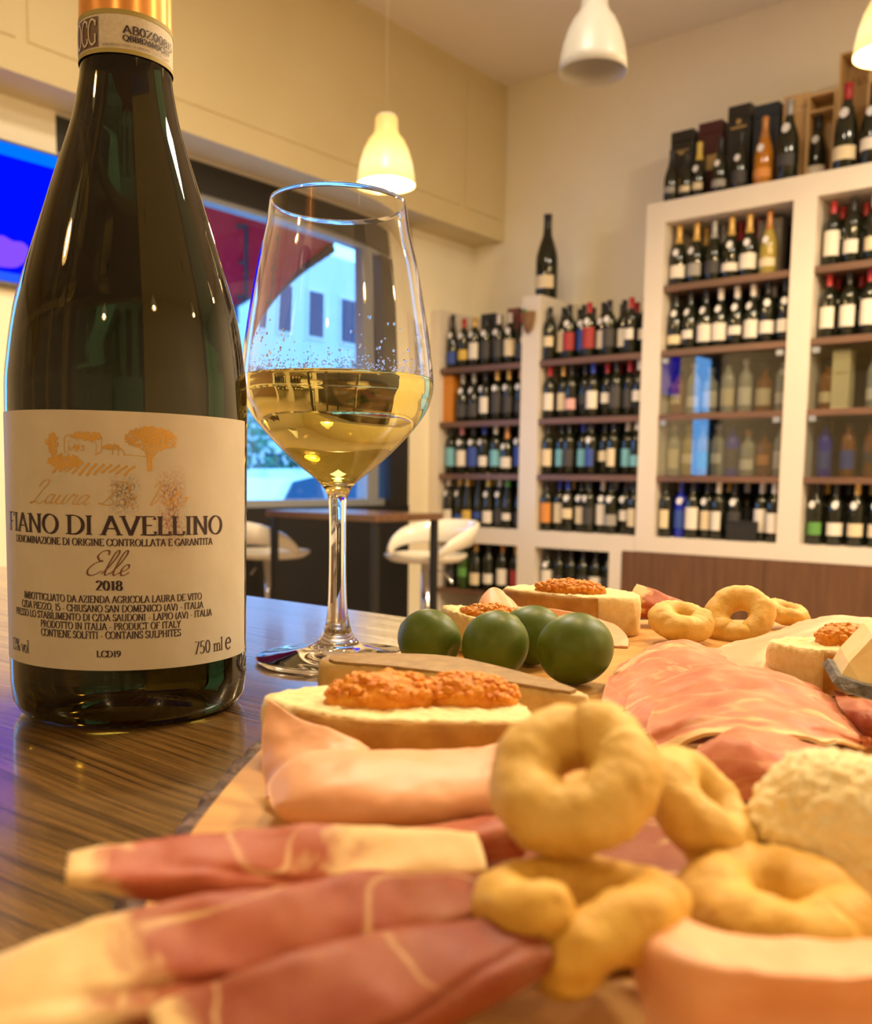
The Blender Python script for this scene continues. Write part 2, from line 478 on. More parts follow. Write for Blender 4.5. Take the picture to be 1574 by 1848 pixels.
gm = {k: pbr('glass_' + v[0], v[1], rough=0.10, spec=0.6) for k, v in GL.items()}
cm = {k: pbr('capsule_' + v[0], v[1], rough=0.35, metal=0.35 if k in 'gso' else 0.0) for k, v in CC.items()}
lm = {k: pbr('paper_' + v[0], v[1], rough=0.65) for k, v in LC.items()}
m_tag = pbr('tag_card', (.72, .70, .72), rough=0.6)
def rad_at(kind, z):
    p = PROF[kind]
    for (r0, z0), (r1, z1) in zip(p, p[1:]):
        if z0 <= z <= z1 and z1 > z0: return r0 + (r1 - r0) * (z - z0) / (z1 - z0)
    return p[2][0]
MC = {}
def bmesh_of(kind, what, code):
    key = (kind, what, code)
    if key in MC: return MC[key]
    if what == 'body':
        V, F = lathe_clean(PROF[kind], 20); me = mesh('body', V, F, gm[code])
    elif what == 'capsule':
        zc = CAPZ[kind]
        pr = [(rad_at(kind, zc) + .0009, zc)] + [(r + .0009, z + (.0008 if r < .001 else 0)) for r, z in PROF[kind] if z > zc + 1e-4]
        V, F = lathe_clean(pr, 16); me = mesh('capsule', V, F, cm[code])
    elif what == 'label':
        z0, z1 = LABZ[kind]; h = z1 - z0
        if code[1] == 'l': z1 -= h * .38
        if code[1] == 's': z0 += h * .30; z1 -= h * .12
        if code[1] == 'h': z1 += h * .18
        pr = [(rad_at(kind, z0) + .0010, z0), (rad_at(kind, z1) + .0010, z1)]
        w = {'n': .75, 's': .95}.get(code[1], 1.25)
        V, F, U = lathe(pr, 12, -w, w); me = mesh('paper_label', V, F, lm[code[0]])
    else:
        zt = CAPZ[kind] - .040; rr = rad_at(kind, zt) + .006
        pts = [(cos(2 * pi * i / 14) * .0155, sin(2 * pi * i / 14) * .019) for i in range(14)]
        V = [(x, -rr - y * 0.0 - .001 - max(0, (rad_at(kind, zt + y - .012) - rad_at(kind, zt))) , zt - .012 + y) for x, y in pts]
        V += [(x, y + .0015, z) for x, y, z in V[:14]]
        F = [tuple(range(13, -1, -1)), tuple(range(14, 28))] + [(i, (i + 1) % 14, 14 + (i + 1) % 14, 14 + i) for i in range(14)]
        me = mesh('price_tag', V, F, m_tag, False)
    MC[key] = me
    return me
KN = {'b': 'wine bottle', 'u': 'wine bottle', 'c': 'sparkling bottle', 's': 'slim wine bottle', 'q': 'squat spirit bottle', 'r': 'spirit bottle'}
NMK = {'b': 'wine_bottle', 'u': 'wine_bottle', 'c': 'sparkling_wine_bottle', 's': 'slim_wine_bottle', 'q': 'spirit_bottle', 'r': 'spirit_bottle'}
def bottle(code, r, q, z, where, group, scale=1.0, rz=0.0, label=None):
    """code: kind, glass, capsule, label colour ('-' none), then * for a hanging tag, l/n for a low or narrow label"""
    k, g, c, l = code[0], code[1], code[2], code[3]
    if not label:
        lw = ', %s label' % LC[l][0] if l != '-' else ''
        label = '%s%s %s, %s capsule%s, %s' % ('tagged ' if '*' in code else '', GL[g][0], KN[k], CC[c][0], lw, where)
    t = thing(NMK[k], label, 'bottle', RW(r, q, z), -YAW + rz, group)
    if scale != 1.0: t.scale = (scale,) * 3
    link('body', bmesh_of(k, 'body', g), t)
    link('capsule', bmesh_of(k, 'capsule', c), t)
    if l != '-':
        st = 'l' if 'l' in code[4:] else ('n' if 'n' in code[4:] else rnd.choice('..shl'))
        link('paper_label', bmesh_of(k, 'label', l + st), t)
    if '*' in code: link('price_tag', bmesh_of(k, 'tag', 'w'), t)
    return t
ORD = 'first second third fourth fifth sixth seventh eighth ninth tenth'.split()
def row(codes, r0, r1, z, where, q=DF + 0.075, back=None):
    anchor = {'corner bay': 'the corner', 'beside tall shelf': 'middle upright', 'inner bay': 'the low shelf', 'outer bay': 'inner bay'}[[k for k in ('corner bay', 'beside tall shelf', 'inner bay', 'outer bay') if where.endswith(k)][0]]
    for line_, wh, dq in ((codes, where, 0.0), (back, 'back row ' + where, .102)):
        if not line_: continue
        cs = line_.split(); n = len(cs); made = []; cnt = 0
        for i, c in enumerate(cs):
            if c == '.': continue
            r = r0 + (r1 - r0) * (i + 0.5) / n + rnd.uniform(-.003, .003)
            stg = sqrt(max(0, .0795 ** 2 - ((r1 - r0) / n) ** 2)) + .002 if (r1 - r0) / n < .079 else 0
            t = bottle(c, r, q + dq * 1.25 + (stg / 2 if i % 2 else -stg / 2) + rnd.uniform(-.003, .003), z, wh, 'bottles, ' + wh, rz=rnd.uniform(-.25, .25))
            made.append((t, c, ORD[cnt])); cnt += 1
        labs = [m[0]['label'] for m in made]
        for t, c, o_ in made:
            if labs.count(t['label']) > 1:
                t['label'] = '%s bottle from %s, %s, %s capsule' % (o_, anchor, wh, CC[c[2]][0])
A = (-3.925, -3.297); B = (-3.160, -2.497); C = (-2.378, -1.706); D = (-1.584, -0.92)
wa, wb, wc, wd = 'corner bay', 'bay beside tall shelf', 'tall inner bay', 'tall outer bay'
row('skkb* bkry* bkgw* bkkk* bkwk* bkwc* ukrk', *A, SH[2], 'top board of ' + wa)
row('. uksk* uksk* bkkw* bkgk* bkgk* bkok*', *A, SH[1], 'second board of ' + wa, back='. ukkk bkgk ukkk bkyk ukgk bkkk')
row('bkkt bkpw* bkkb* bkbwl* bkwt ckow* bkkb*', *A, SH[0], 'third board of ' + wa, back='bkkk bkkk bkbk bkwk ukgk bkok bkkk')
row('skww* skgb* skgy skkb skyw* skwk* sknw skbk', *A, CT, 'counter of ' + wa, back='skwk skgk skkk skyk skwk sknk skbk')
row('bkkk* gg ukgc bkkw bkow bkgr'.replace('gg', 'bgkn'), *A, LOWB, 'lower board of ' + wa)
row('bkkc bkkc bkkr* bkkb* bkrr* bkkw* bkkk* bkkwn bkrw bkrw', *B, SH[2], 'top board of ' + wb, back='bkkk bkkk bkkk bkkk bkkk bkrk bkrk')
row('bkrw bkgcn bkkp bkkk bkbw bkrw bkkk bkrk bkww', *B, SH[1], 'second board of ' + wb, back='bkrk bkkk bkkk bkbk bkrk bkrk bkrk')
row('bkkc bkktn bkkk bkbtn bkkbn* bkkc bkkcn bkwtn bkwtl', *B, SH[0], 'third board of ' + wb, back='bkrk bkkk bkgk bkkk bkkk bkgk bkkk')
row('bkko bkbc bkbc* bkkc* bkkk* bkww* bkks* bkkw* bkkcn', *B, CT, 'counter of ' + wb, back='bkgk bkgk bkgk bkkk bkwk bkwk bkkk')
row('bkkw* bkkk bkkw bkkk bkkw bkkk', -3.16, -2.66, LOWB, 'lower board of ' + wb)
row('ckgw* ckgs* cksk ckgw* ckgw* . .', *C, SH[3], 'top board of ' + wc, back='. ckgk cksk ckrk ckrk . .')
bottle('cyocl*', C[0] + (C[1] - C[0]) * 0.79, DF + .08, SH[3], '', 'bottles top board of ' + wc, label='yellow glass sparkling wine bottle before a grey gift box')
row('ukkc* ukkw* ukkw* ukww* ukww* ukww* bkkwl* bkkwl*', *C, SH[2], 'second board of ' + wc, back='bkkk bkkk bkkk bkwk bkwk bkwk bknk')
row('qakc rcww qcsw rckc rcww qakc rckw*', *C, SH[1], 'upper glass row of ' + wc, q=DF + 0.12)
row('rcwc ryyc rcst rcww rbkk qcow qako rckw', *C, SH[0], 'lower glass row of ' + wc, q=DF + 0.12)
row('bkkcn bbbb* bkkw bkkc* bkwwn bkkk* . bkww bkww', *C, CT, 'counter of ' + wc, back='bkgk bkbk bkkk bkgk bkwk bkwk bkwk')
row('bkrw bkkw bkwc bkkwl . . .', *D, SH[3], 'top board of ' + wd, back='bkrk bkrk bkkk . . .')
row('bkrw bkkw bkrw bkpp . . .', *D, SH[2], 'second board of ' + wd, back='bkrk bkrk bkrk . . .')
row('qakc . rckw qakw . .', *D, SH[1], 'upper glass row of ' + wd, q=DF + 0.12)
row('rbkb rakb rakk qayc . .', *D, SH[0], 'lower glass row of ' + wd, q=DF + 0.12)
row('bkknl* bkkw* bkgcl* bkgcl* bkgcl* . .', *D, CT, 'counter of ' + wd, back='bkgk bkkk bkgk bkgk . .')
# the big bottle standing on the low shelf's middle upright
br, bq, bz_ = on_q(993, 533, DF + 0.16)
bottle('ukkcl', max(-3.225, min(br, -3.23)), DF + 0.15, 2.25, '', None, 1.62, label='oversized dark wine bottle with cream label alone on a white upright')

# ------------------------------------------------------------------ gift boxes and crates
def giftbox(nm, label, r, w, h, q, z, d, mat, mark=None, rz=0.0, group='gift boxes on the tall shelf'):
    t = thing(nm, label, 'box', RW(r, q + d / 2, z), -YAW + rz, group)
    V, F = bbox(-w / 2, w / 2, -d / 2, d / 2, 0, h * .86, .002); part('carton', V, F, mat, t, False)
    V, F = bbox(-w / 2 - .0006, w / 2 + .0006, -d / 2 - .0006, d / 2 + .0006, h * .862, h, .002); part('lid', V, F, mat, t, False)
    if mark:
        mm, zs = mark
        V, F = [], []
        for (x0, x1, z0, z1) in zs:
            v, f = box(x0 * w, x1 * w, -d / 2 - .0016, -d / 2 - .0008, z0 * h, z1 * h); V, F = join((V, F), (v, f))
        part('print', V, F, mm, t, False)
    return t
m_boxk = pbr('box_black', (.014, .013, .010), rough=.4); m_boxr = pbr('box_maroon', (.055, .008, .010), rough=.4)
m_boxn = pbr('box_navy', (.010, .018, .030), rough=.4); m_boxo = pbr('box_orange', (.55, .20, .02), rough=.5)
m_boxg = pbr('box_grey', (.20, .18, .155), rough=.5); m_boxc = pbr('box_cream', (.66, .58, .36), rough=.5)
m_boxb = pbr('box_brown', (.16, .045, .02), rough=.5)
m_goldp = pbr('gold_print', (.50, .36, .14), rough=.35, metal=.5)
m_crate = mottled('crate_pine', [(0.3, (.50, .31, .12)), (0.7, (.58, .38, .17))], 6, 5, stretch=(8, 8, .8), rough=.6)
m_brand = pbr('burnt_print', (.20, .10, .035), rough=.7)
TZ = 2.648
def tr(px, q): return on_q(px, 300, q)[0]
def gh(px, py, q): return on_q(px, py, q)[2] - TZ
qb = DF + .20
mk1 = (m_goldp, [(-.34, .34, .74, .755), (-.12, .12, .70, .73), (-.2, .2, .2, .4)])
giftbox('gift_box', 'plain black gift box at the end of the row on the tall shelf', tr(1229, qb), .128, gh(1229, 236, qb), qb, TZ, .11, m_boxk, mk1)
giftbox('gift_box', 'maroon gift box with a gold panel on the tall shelf', tr(1279, qb), .13, gh(1279, 220, qb), qb, TZ, .11, m_boxr, (m_goldp, [(-.1, .45, .42, .60)]))
giftbox('gift_box', 'tall black gift box with gold crest and lettering band', tr(1330, qb), .12, gh(1330, 190, qb), qb, TZ, .12, m_boxk, (m_goldp, [(-.36, .36, .755, .775), (-.1, .1, .80, .85)]))
giftbox('gift_box', 'navy gift box standing behind an orange bottle', tr(1379, qb), .128, gh(1379, 188, qb), qb, TZ, .12, m_boxn, (m_goldp, [(-.3, -.05, .42, .48)]))
giftbox('gift_box', 'tan wooden gift box panel behind a dark bottle on the tall shelf', tr(1431, qb), .125, gh(1431, 172, qb), qb, TZ, .10, m_crate)
def crate(label, px0, px1, pyt, q, shelf=False, group='open wooden crates on the tall shelf'):
    r0, r1 = tr(px0, q), tr(px1, q); h = gh((px0 + px1) / 2, pyt, q); w = r1 - r0; d = .13
    t = thing('wooden_crate', label, 'crate', RW((r0 + r1) / 2, q + d / 2, TZ), -YAW, group)
    s = .010
    for nm, bx in (('side_board', (-w / 2, -w / 2 + s, -d / 2, d / 2, 0, h)), ('side_board', (w / 2 - s, w / 2, -d / 2, d / 2, 0, h)),
                   ('top_board', (-w / 2 + s, w / 2 - s, -d / 2, d / 2, h - s, h)), ('bottom_board', (-w / 2 + s, w / 2 - s, -d / 2, d / 2, 0, s * .5)),
                   ('back_board', (-w / 2 + s, w / 2 - s, d / 2 - s, d / 2, s * .5, h - s))):
        V, F = box(*bx); part(nm, V, F, m_crate, t, False)
    if shelf:
        V, F = box(-w / 2 + s, w / 2 - s, -d / 2, d / 2 - s, h * .80, h * .82); part('divider', V, F, m_crate, t, False)
    else:
        V, F = [], []
        for i in range(7):
            x0 = -.3 * w + i * .09 * w
            V, F = join((V, F), box(x0, x0 + .05 * w, d / 2 - s - .001, d / 2 - s - .0005, h * (.80 + .02 * sin(i * 2)), h * (.835 + .02 * cos(i * 3))))
        part('burnt_print', V, F, m_brand, t, False)
    return t
qc = DF + .17
crate('open pine crate with a divider board holding one dark bottle', 1452, 1503, 168, qc, True)
crate('tallest open pine crate with a burnt print on the tall shelf', 1505, 1562, 92, qc)
crate('open pine crate partly under the glowing pendant on the tall shelf', 1566, 1625, 150, qc)
g = 'bottles standing before the gift boxes'
w = 'before gift boxes'
for code, px, q, s, lab in (
    ('ckks', 1213, DF + .07, .88, 'short dark bottle at the outer end before the plain black gift box'),
    ('ckkc', 1240, DF + .08, .80, 'short dark bottle with pale label between black and maroon boxes'),
    ('ckyc*', 1262, DF + .12, .96, 'bottle with long yellow foil before the maroon gift box'),
    ('ckks*', 1300, DF + .07, .90, 'dark bottle with grey label between maroon and tall black boxes'),
    ('ckkk*', 1336, DF + .08, .95, 'dark bottle with a hanging tag before the tall black box'),
    ('coooll*', 1378, DF + .08, 1.08, 'orange glass bottle before the navy gift box'),
    ('uksk*', 1421, DF + .08, 1.30, 'big dark bottle with silver foil before the tan wooden box'),
    ('ukkwl*', 1474, DF + .225, 1.10, 'dark bottle with white label inside the divided pine crate'),
    ('cakwl*', 1529, DF + .225, 1.10, 'amber bottle inside the tallest pine crate'),
    ('ukrcl*', 1524, DF + .07, 1.33, 'big dark bottle with red foil and banded cream label before the tallest crate'),
    ('ukkw*', 1571, DF + .075, 1.25, 'big dark bottle with white label before the last pine crate'),
    ('ukkwl*', 1595, DF + .225, 1.15, 'dark bottle standing inside the last pine crate')):
    bottle(code, tr(px, q), q, TZ if 'inside' not in lab else TZ + .0055, w, g, s, label=lab)
# boxes among the shelf bottles
def sbox(nm, label, px, py, w, h, z, q, mat, mark=None):
    giftbox(nm, label, on_q(px, py, q)[0], w, h, q, z, .09, mat, mark, group='gift boxes among the shelf bottles')
sbox('gift_box', 'black gift box behind the top bottles of the corner bay', 880, 610, .11, .345, SH[2], DF + .17, m_boxk)
sbox('gift_box', 'brown gift box behind the top bottles by the middle upright', 925, 610, .085, .36, SH[2], DF + .17, m_boxb)
sbox('gift_box', 'orange gift box on the second board of the corner bay', 808, 715, .075, .30, SH[1], DF + .04, m_boxo)
sbox('gift_box', 'grey gift box behind the yellow glass bottle', 1388, 440, .12, .30, SH[3], DF + .15, m_boxg)
sbox('gift_box', 'tall cream gift box in the glass row of the outer bay', 1517, 680, .085, .285, SH[1], DF + .07, m_boxc, (m_goldp, [(-.3, .3, .60, .62)]))
giftbox('carton', 'low black carton on the counter of the tall shelf', on_q(1337, 960, DF)[0], .16, .105, DF + .001, CT, .030, m_boxk, group='gift boxes among the shelf bottles')
# ornament hanging on the middle upright
m_wick = mottled('wicker', [(0.35, (.12, .05, .02)), (0.65, (.26, .14, .05))], 60, 3, .4, .002, rough=.7)
hr, hq, hz = on_q(957, 603, DF)
orn = thing('hanging_basket', 'small brown wicker ornament with green top hung on the white upright', 'ornament', RW(hr, DF - .028, hz), -YAW)
V, F = lathe_clean([(0, 0), (.012, .004), (.03, .03), (.042, .075), (.05, .125), (.044, .125), (.035, .08), (0, .05)], 18)
V = [(x, y * .55, z * 1.0) for x, y, z in V]; part('basket', V, F, m_wick, orn)
V, F = lathe_clean([(0, -.018), (.014, -.012), (.02, 0), (.014, .013), (0, .018)], 10)
V = [(x - .028, y * .8, z + .128) for x, y, z in V]; part('green_bow', V, F, pbr('green_cloth', (.03, .16, .07), rough=.7), orn)

# ------------------------------------------------------------------ pendant lamps
SHADE = [(.0405, .268), (.045, .262), (.0465, .215), (.053, .198), (.072, .175), (.092, .135), (.106, .09), (.115, .04), (.119, .0),
         (.116, .0), (.112, .04), (.103, .09), (.089, .133), (.069, .172), (.050, .194), (.0435, .213), (.042, .258), (.0405, .268)]
m_shade = pbr('shade_white', (.50, .47, .41), rough=.4, sss=.3, sssr=(.02, .018, .012))
m_lit, nt, b = newmat('shade_glowing')
b.inputs['Base Color'].default_value = (.40, .30, .13, 1)
zz = nt.nodes.new('ShaderNodeSeparateXYZ'); nt.links.new(coords(nt, 'Object'), zz.inputs[0])
rp = ramp(nt, mathn(nt, 'DIVIDE', zz.outputs[2], .27), [(0.0, (1.0, .76, .26)), (.25, (1.0, .84, .40)), (.6, (1.0, .66, .18)), (1.0, (.70, .38, .10))])
nt.links.new(rp.outputs[0], b.inputs['Emission Color']); setp(b, ems=1.1, rough=.3)
m_bulb = pbr('bulb_glow', (1, .9, .7), em=(1.0, .80, .48), ems=14.0)
m_bulboff = pbr('bulb_off', (.8, .78, .74), rough=.3)
m_cable = pbr('cable_tan', (.52, .42, .24), rough=.5)
def pendant(label, loc, lit, power=30.0):
    t = thing('pendant_lamp', label, 'lamp', loc, 0, 'bell pendant lamps')
    V, F = lathe_clean(SHADE, 40); part('shade', V, F, m_lit if lit else m_shade, t)
    V, F = lathe_clean([(0, .268), (.040, .268), (.036, .276), (.012, .285), (0, .287)], 20); part('cap', V, F, m_shade, t)
    V, F, U = tube([(0, 0, .285), (0, 0, CEIL - loc[2] - .03)], .0011, 6); part('cable', V, F, m_cable, t)
    V, F = lathe_clean([(0, CEIL - loc[2] - .035), (.03, CEIL - loc[2] - .03), (.05, CEIL - loc[2]), (0, CEIL - loc[2])], 20); part('ceiling_rose', V, F, m_shade, t)
    V, F = lathe_clean([(0, .065), (.02, .07), (.030, .095), (.026, .12), (.014, .145), (.013, .19), (0, .19)], 20); part('bulb', V, F, m_bulb if lit else m_bulboff, t)
    if lit:
        ld = bpy.data.lights.new('lamp_light', 'POINT'); ld.energy = power * LAMP; ld.color = WARM; ld.shadow_soft_size = .05
        lo = bpy.data.objects.new('lamp_light', ld); COL.objects.link(lo); lo.parent = t; lo.location = (0, 0, .02)
    return t
def at(px, py, d):
    p = bd(px, py, d * 1000); return (p.x, p.y, p.z)
pendant('glowing bell pendant lamp hanging above the wine glass', at(697, 334, 4.05), True, 75)
pendant('unlit white bell pendant lamp before the shelf wall', at(1070, 132, 3.45), False)
pendant('glowing bell pendant lamp before the wooden crates', at(1607, 98, 3.4), True, 80)
pendant('added unseen bell pendant lamp over the laid table', (0.30, 0.72, 2.30), True, 29)  # from here on: unseen pendants added to brighten the room
pendant('added unseen bell pendant lamp over the far end of the table', (-1.55, -0.35, 2.45), True, 19)
pendant('added unseen bell pendant lamp behind the laid table', (1.5, -1.3, 2.5), True, 18)
pendant('added unseen bell pendant lamp deep in the room', (-0.4, -2.3, 2.5), True, 28)
pendant('added unseen bell pendant lamp near the outer tall shelf', (2.75, 2.35, 2.85), True, 90)
pendant('added unseen bell pendant lamp at the far side of the room', (3.1, 0.3, 2.7), True, 70)

# flat ceiling lights out of view, added to brighten the walls
m_diff = pbr('added_panel_diffuser', (.9, .9, .88), em=(1.0, .90, .74), ems=9.0)
def added_ceiling_panel(label, x, y, power):
    t = thing('added_ceiling_light', label, 'lamp', (x, y, CEIL - .035), -YAW, 'added flat ceiling lights')
    V, F = box(-.31, .31, -.31, .31, 0, .0345); part('housing', V, F, m_shade, t, False)
    V, F = box(-.29, .29, -.29, .29, -.004, -.0005); part('diffuser', V, F, m_diff, t, False)
    ld = bpy.data.lights.new('added_panel_light', 'AREA'); ld.shape = 'SQUARE'; ld.size = .56; ld.energy = power * LAMP; ld.color = (1.0, .86, .64)
    lo = bpy.data.objects.new('added_panel_light', ld); COL.objects.link(lo); lo.parent = t; lo.location = (0, 0, -.012)
added_ceiling_panel('added unseen square flat ceiling light above the middle of the room', -0.25, 2.2, 62)
added_ceiling_panel('added unseen square flat ceiling light towards the shelves', 2.35, 1.9, 105)

# ------------------------------------------------------------------ bar table by the window
m_walnut = mottled('walnut_top', [(0.3, (.10, .045, .02)), (0.7, (.16, .08, .04))], 4, 5, stretch=(1, 9, 9), rough=.22)
tz = 1.0
cpt = on_z(678, 930, tz); r1 = cpt.dot(RH); q0 = cpt.dot(NH)
bt = rthing('bar_table', 'dark bar table with thin black legs by the window', 'table', r1 - .35, q0 + .25, 0)
o3 = (r1 - .35, q0 + .25, 0)
rpart('tabletop', r1 - .72, r1, q0, q0 + .46, tz - .03, tz, m_walnut, bt, o3, .002)
for a, b_ in ((r1 - .70, q0 + .015), (r1 - .045, q0 + .015), (r1 - .70, q0 + .42), (r1 - .045, q0 + .42)):
    rpart('leg', a, a + .028, b_, b_ + .028, 0, tz - .03, m_black, bt, o3)

# ------------------------------------------------------------------ bar stools
m_stool = pbr('stool_plastic', (.74, .69, .60), rough=.22, coat=.4)
m_chrome = pbr('chrome', (.62, .62, .64), metal=1.0, rough=.12)
def stool(label, loc, rz):
    t = thing('bar_stool', label, 'stool', (loc[0], loc[1], 0), rz, 'white bar stools'); hz = loc[2]
    V, F = lathe_clean([(0, 0), (.19, 0), (.195, .006), (.05, .02), (0, .022)], 32); part('base', V, F, m_chrome, t)
    V, F, U = tube([(0, 0, .018), (0, 0, hz - .03)], .027, 16); part('column', V, F, m_chrome, t)
    V, F, U = tube(cr([(.02, 0, hz - .06), (.10, .03, hz - .085), (.14, .05, hz - .13)]), .006, 8); part('lever', V, F, m_chrome, t)
    fr = [(.027, 0, .30), (.10, 0, .28), (.16, .08, .28), (.19, 0, .28)]
    ring = [(cos(i / 24 * 2 * pi) * .15, sin(i / 24 * 2 * pi) * .15 - .06, .28) for i in range(25)]
    V, F, U = tube(ring, .008, 8, False); part('footrest', V, F, m_chrome, t)
    # shallow dished seat, lip longer at the front (-y)
    V, F = lathe_clean([(0, hz - .035), (.10, hz - .036), (.17, hz - .028), (.198, hz - .006), (.200, hz + .008), (.190, hz + .006), (.12, hz - .008), (0, hz - .014)], 40)
    V = [(x, y * (1.08 if y < 0 else 1), z + (.010 if y < -.1 else 0) * 0) for x, y, z in V]
    part('seat', V, F, m_stool, t)
    # wrap-round back: a leaning band, open slot under it, joined to the seat at both ends
    n = 40; V, F = [], []
    for i in range(n + 1):
        a = radians(-28 + 236 * i / n); e = abs(i / n - .5) * 2
        lift = .060 * (1 - e ** 4); hh = .088 * (1 - e ** 2.6) + .018
        rr = .200 + .018 * (1 - e ** 3)
        for (dr, z) in ((-.012, lift), (.0, lift - .006), (.012, lift), (.012 + hh * .32, lift + hh), (hh * .32, lift + hh + .008), (-.012 + hh * .32, lift + hh)):
            V.append(((rr + dr) * cos(a), (rr + dr) * sin(a), hz + z - .002))
    for i in range(n):
        for k in range(6):
            F.append((i * 6 + k, i * 6 + (k + 1) % 6, (i + 1) * 6 + (k + 1) % 6, (i + 1) * 6 + k))
    F += [(5, 4, 3, 2, 1, 0), tuple(n * 6 + k for k in range(6))]
    part('backrest', V, F, m_stool, t)
    return t
sA = bd(484, 1000, 4800)
stool('white bar stool with wrap-round back behind the green bottle', (sA.x, sA.y, .78), radians(118))
sB = bd(770, 1003, 4650)
stool('white bar stool at the end of the bar table by the shelves', (sB.x, sB.y, .785), radians(-50))

# ------------------------------------------------------------------ the street outside
m_pave = mottled('street_asphalt', [(0.3, (.20, .22, .25)), (0.7, (.27, .29, .32))], 3, 5, rough=.8)
tag(rpart('pavement', -60, RLW - .25, -40, 50, -.35, -.25, m_pave), kind='structure')
m_awn, nt, b = newmat('awning_red')          # thin cloth lets daylight through
b.inputs['Base Color'].default_value = (.52, .011, .065, 1); setp(b, rough=.8)
tl = nt.nodes.new('ShaderNodeBsdfTranslucent'); tl.inputs[0].default_value = (.60, .012, .075, 1)
mxs = nt.nodes.new('ShaderNodeMixShader'); mxs.inputs[0].default_value = .55
nt.links.new(b.outputs[0], mxs.inputs[1]); nt.links.new(tl.outputs[0], mxs.inputs[2]); nt.links.new(mxs.outputs[0], nt.nodes['Material Output'].inputs[0])
ra = RLW - .30
_, aq, az = on_r(606, 436, ra)
_, eq, ez = on_r(424, 622, ra - 1.55)
aw = thing('awning', 'dark red fabric awning sloping out over the shop window', 'awning', RW(ra, aq - 2.2, ez), -YAW)
ao = (ra, aq - 2.2, ez)
def loc3(r, q, z): return (r - ao[0], q - ao[1], z - ao[2])
L = 2.9
ri = RLW - .19
zi = az + (az - ez) / 1.55 * .11
V = [loc3(ri, aq, zi), loc3(ra - 1.55, aq + .0, ez), loc3(ra - 1.55, aq - L, ez), loc3(ri, aq - L, zi)]
V += [(x, y, z + .012) for x, y, z in V]
F = [(0, 1, 2, 3), (7, 6, 5, 4), (0, 4, 5, 1), (1, 5, 6, 2), (2, 6, 7, 3), (3, 7, 4, 0)]
part('fabric', V, F, m_awn, aw, False)
V = [loc3(ra - 1.55, aq, ez), loc3(ra - 1.55, aq - L, ez), loc3(ra - 1.55, aq - L, ez - .28), loc3(ra - 1.55, aq, ez - .28)]
V += [(x - .01, y, z) for x, y, z in V]
part('valance', V, [(0, 1, 2, 3), (7, 6, 5, 4), (0, 4, 5, 1), (1, 5, 6, 2), (2, 6, 7, 3), (3, 7, 4, 0)], m_awn, aw, False)
def slope(t): return ra - 1.55 * t, az + (ez - az) * t - .03
p0, p1 = slope(-.05), slope(1.0)
a0, a1 = on_r(597, 446, ra), on_r(418, 552, ra - 1.15)
V, F, U = tube([loc3(*a0), loc3(*a1)], .030, 8); part('arm', V, F, m_dark, aw)
# dark print on the cloth: a reversed letter seen from behind
pl_p = RW(ra, 0, az); pl_n = ((RW(ra - 1.55, 0, ez) - pl_p).cross(NH)).normalized()
def cloth(px, py):
    d = ray(px, py); t = (pl_p - Vector((0, 0, EYE))).dot(pl_n) / d.dot(pl_n); w3 = d * t
    return loc3(w3.dot(RH) + .012, w3.dot(NH), w3.z + EYE - .006)
V, F = [], []
for (x0, y0, x1, y1) in ((438, 404, 446, 540), (424, 402, 440, 412), (428, 468, 440, 476), (424, 530, 440, 540)):
    i = len(V); V += [cloth(x0, y0), cloth(x1, y0), cloth(x1, y1), cloth(x0, y1)]; F.append((i, i + 1, i + 2, i + 3))
part('print', V, F, pbr('print_dark', (.05, .004, .012), rough=.7), aw, False)
# parked car
m_car = pbr('car_white', (.80, .82, .84), rough=.25, coat=.6)
m_carw = pbr('car_glass', (.010, .045, .09), rough=.3, spec=.2)
m_tyre = pbr('tyre', (.015, .015, .015), rough=.8)
cp = bd(560, 880, 13000)
car = thing('car', 'white parked car seen through the shop window', 'car', (cp.x, cp.y, -.25), -YAW + pi / 2)
body = [(-2.0, .35), (-2.05, .6), (-1.95, .88), (-1.45, .98), (-1.0, 1.40), (-.5, 1.52), (.5, 1.52), (1.05, 1.38), (1.6, .98), (2.0, .9), (2.08, .6), (2.0, .35)]
nb = len(body)
V = [(x, -.80 if z < 1.0 else -.62, z) for x, z in body] + [(x, .80 if z < 1.0 else .62, z) for x, z in body]
F = [tuple(range(nb - 1, -1, -1)), tuple(range(nb, 2 * nb))] + [(i, (i + 1) % nb, nb + (i + 1) % nb, nb + i) for i in range(nb)]
part('body', V, F, m_car, car, False)
for s in (-1, 1):
    for wdw in ([(-1.25, 1.03), (-.92, 1.36), (-.45, 1.44), (-.45, 1.03)], [(-.35, 1.03), (-.35, 1.44), (.40, 1.44), (.40, 1.03)], [(.50, 1.03), (.50, 1.43), (.95, 1.34), (1.38, 1.03)]):
        V = [(x, s * (.80 - (z - 1.0) * .36), z) for x, z in wdw]; V += [(x, y + s * .02, z) for x, y, z in V]
        F = [(0, 1, 2, 3), (7, 6, 5, 4)] + [(i, (i + 1) % 4, 4 + (i + 1) % 4, 4 + i) for i in range(4)]
        part('side_window', V, F, m_carw, car, False)
    for x in (-1.3, 1.3):
        V, F = lathe_clean([(0, -.1), (.26, -.1), (.31, -.06), (.31, .06), (.26, .1), (0, .1)], 24)
        w_ = part('wheel', [(x + vx, s * .74 + vz, .31 + vy) for vx, vy, vz in V], F, m_tyre, car)
    V, F = box(-2.06, -1.97, s * .62 - .12, s * .62 + .12, .68, .82); part('tail_light', V, F, pbr('lamp_red', (.5, .02, .02), rough=.3), car, False)
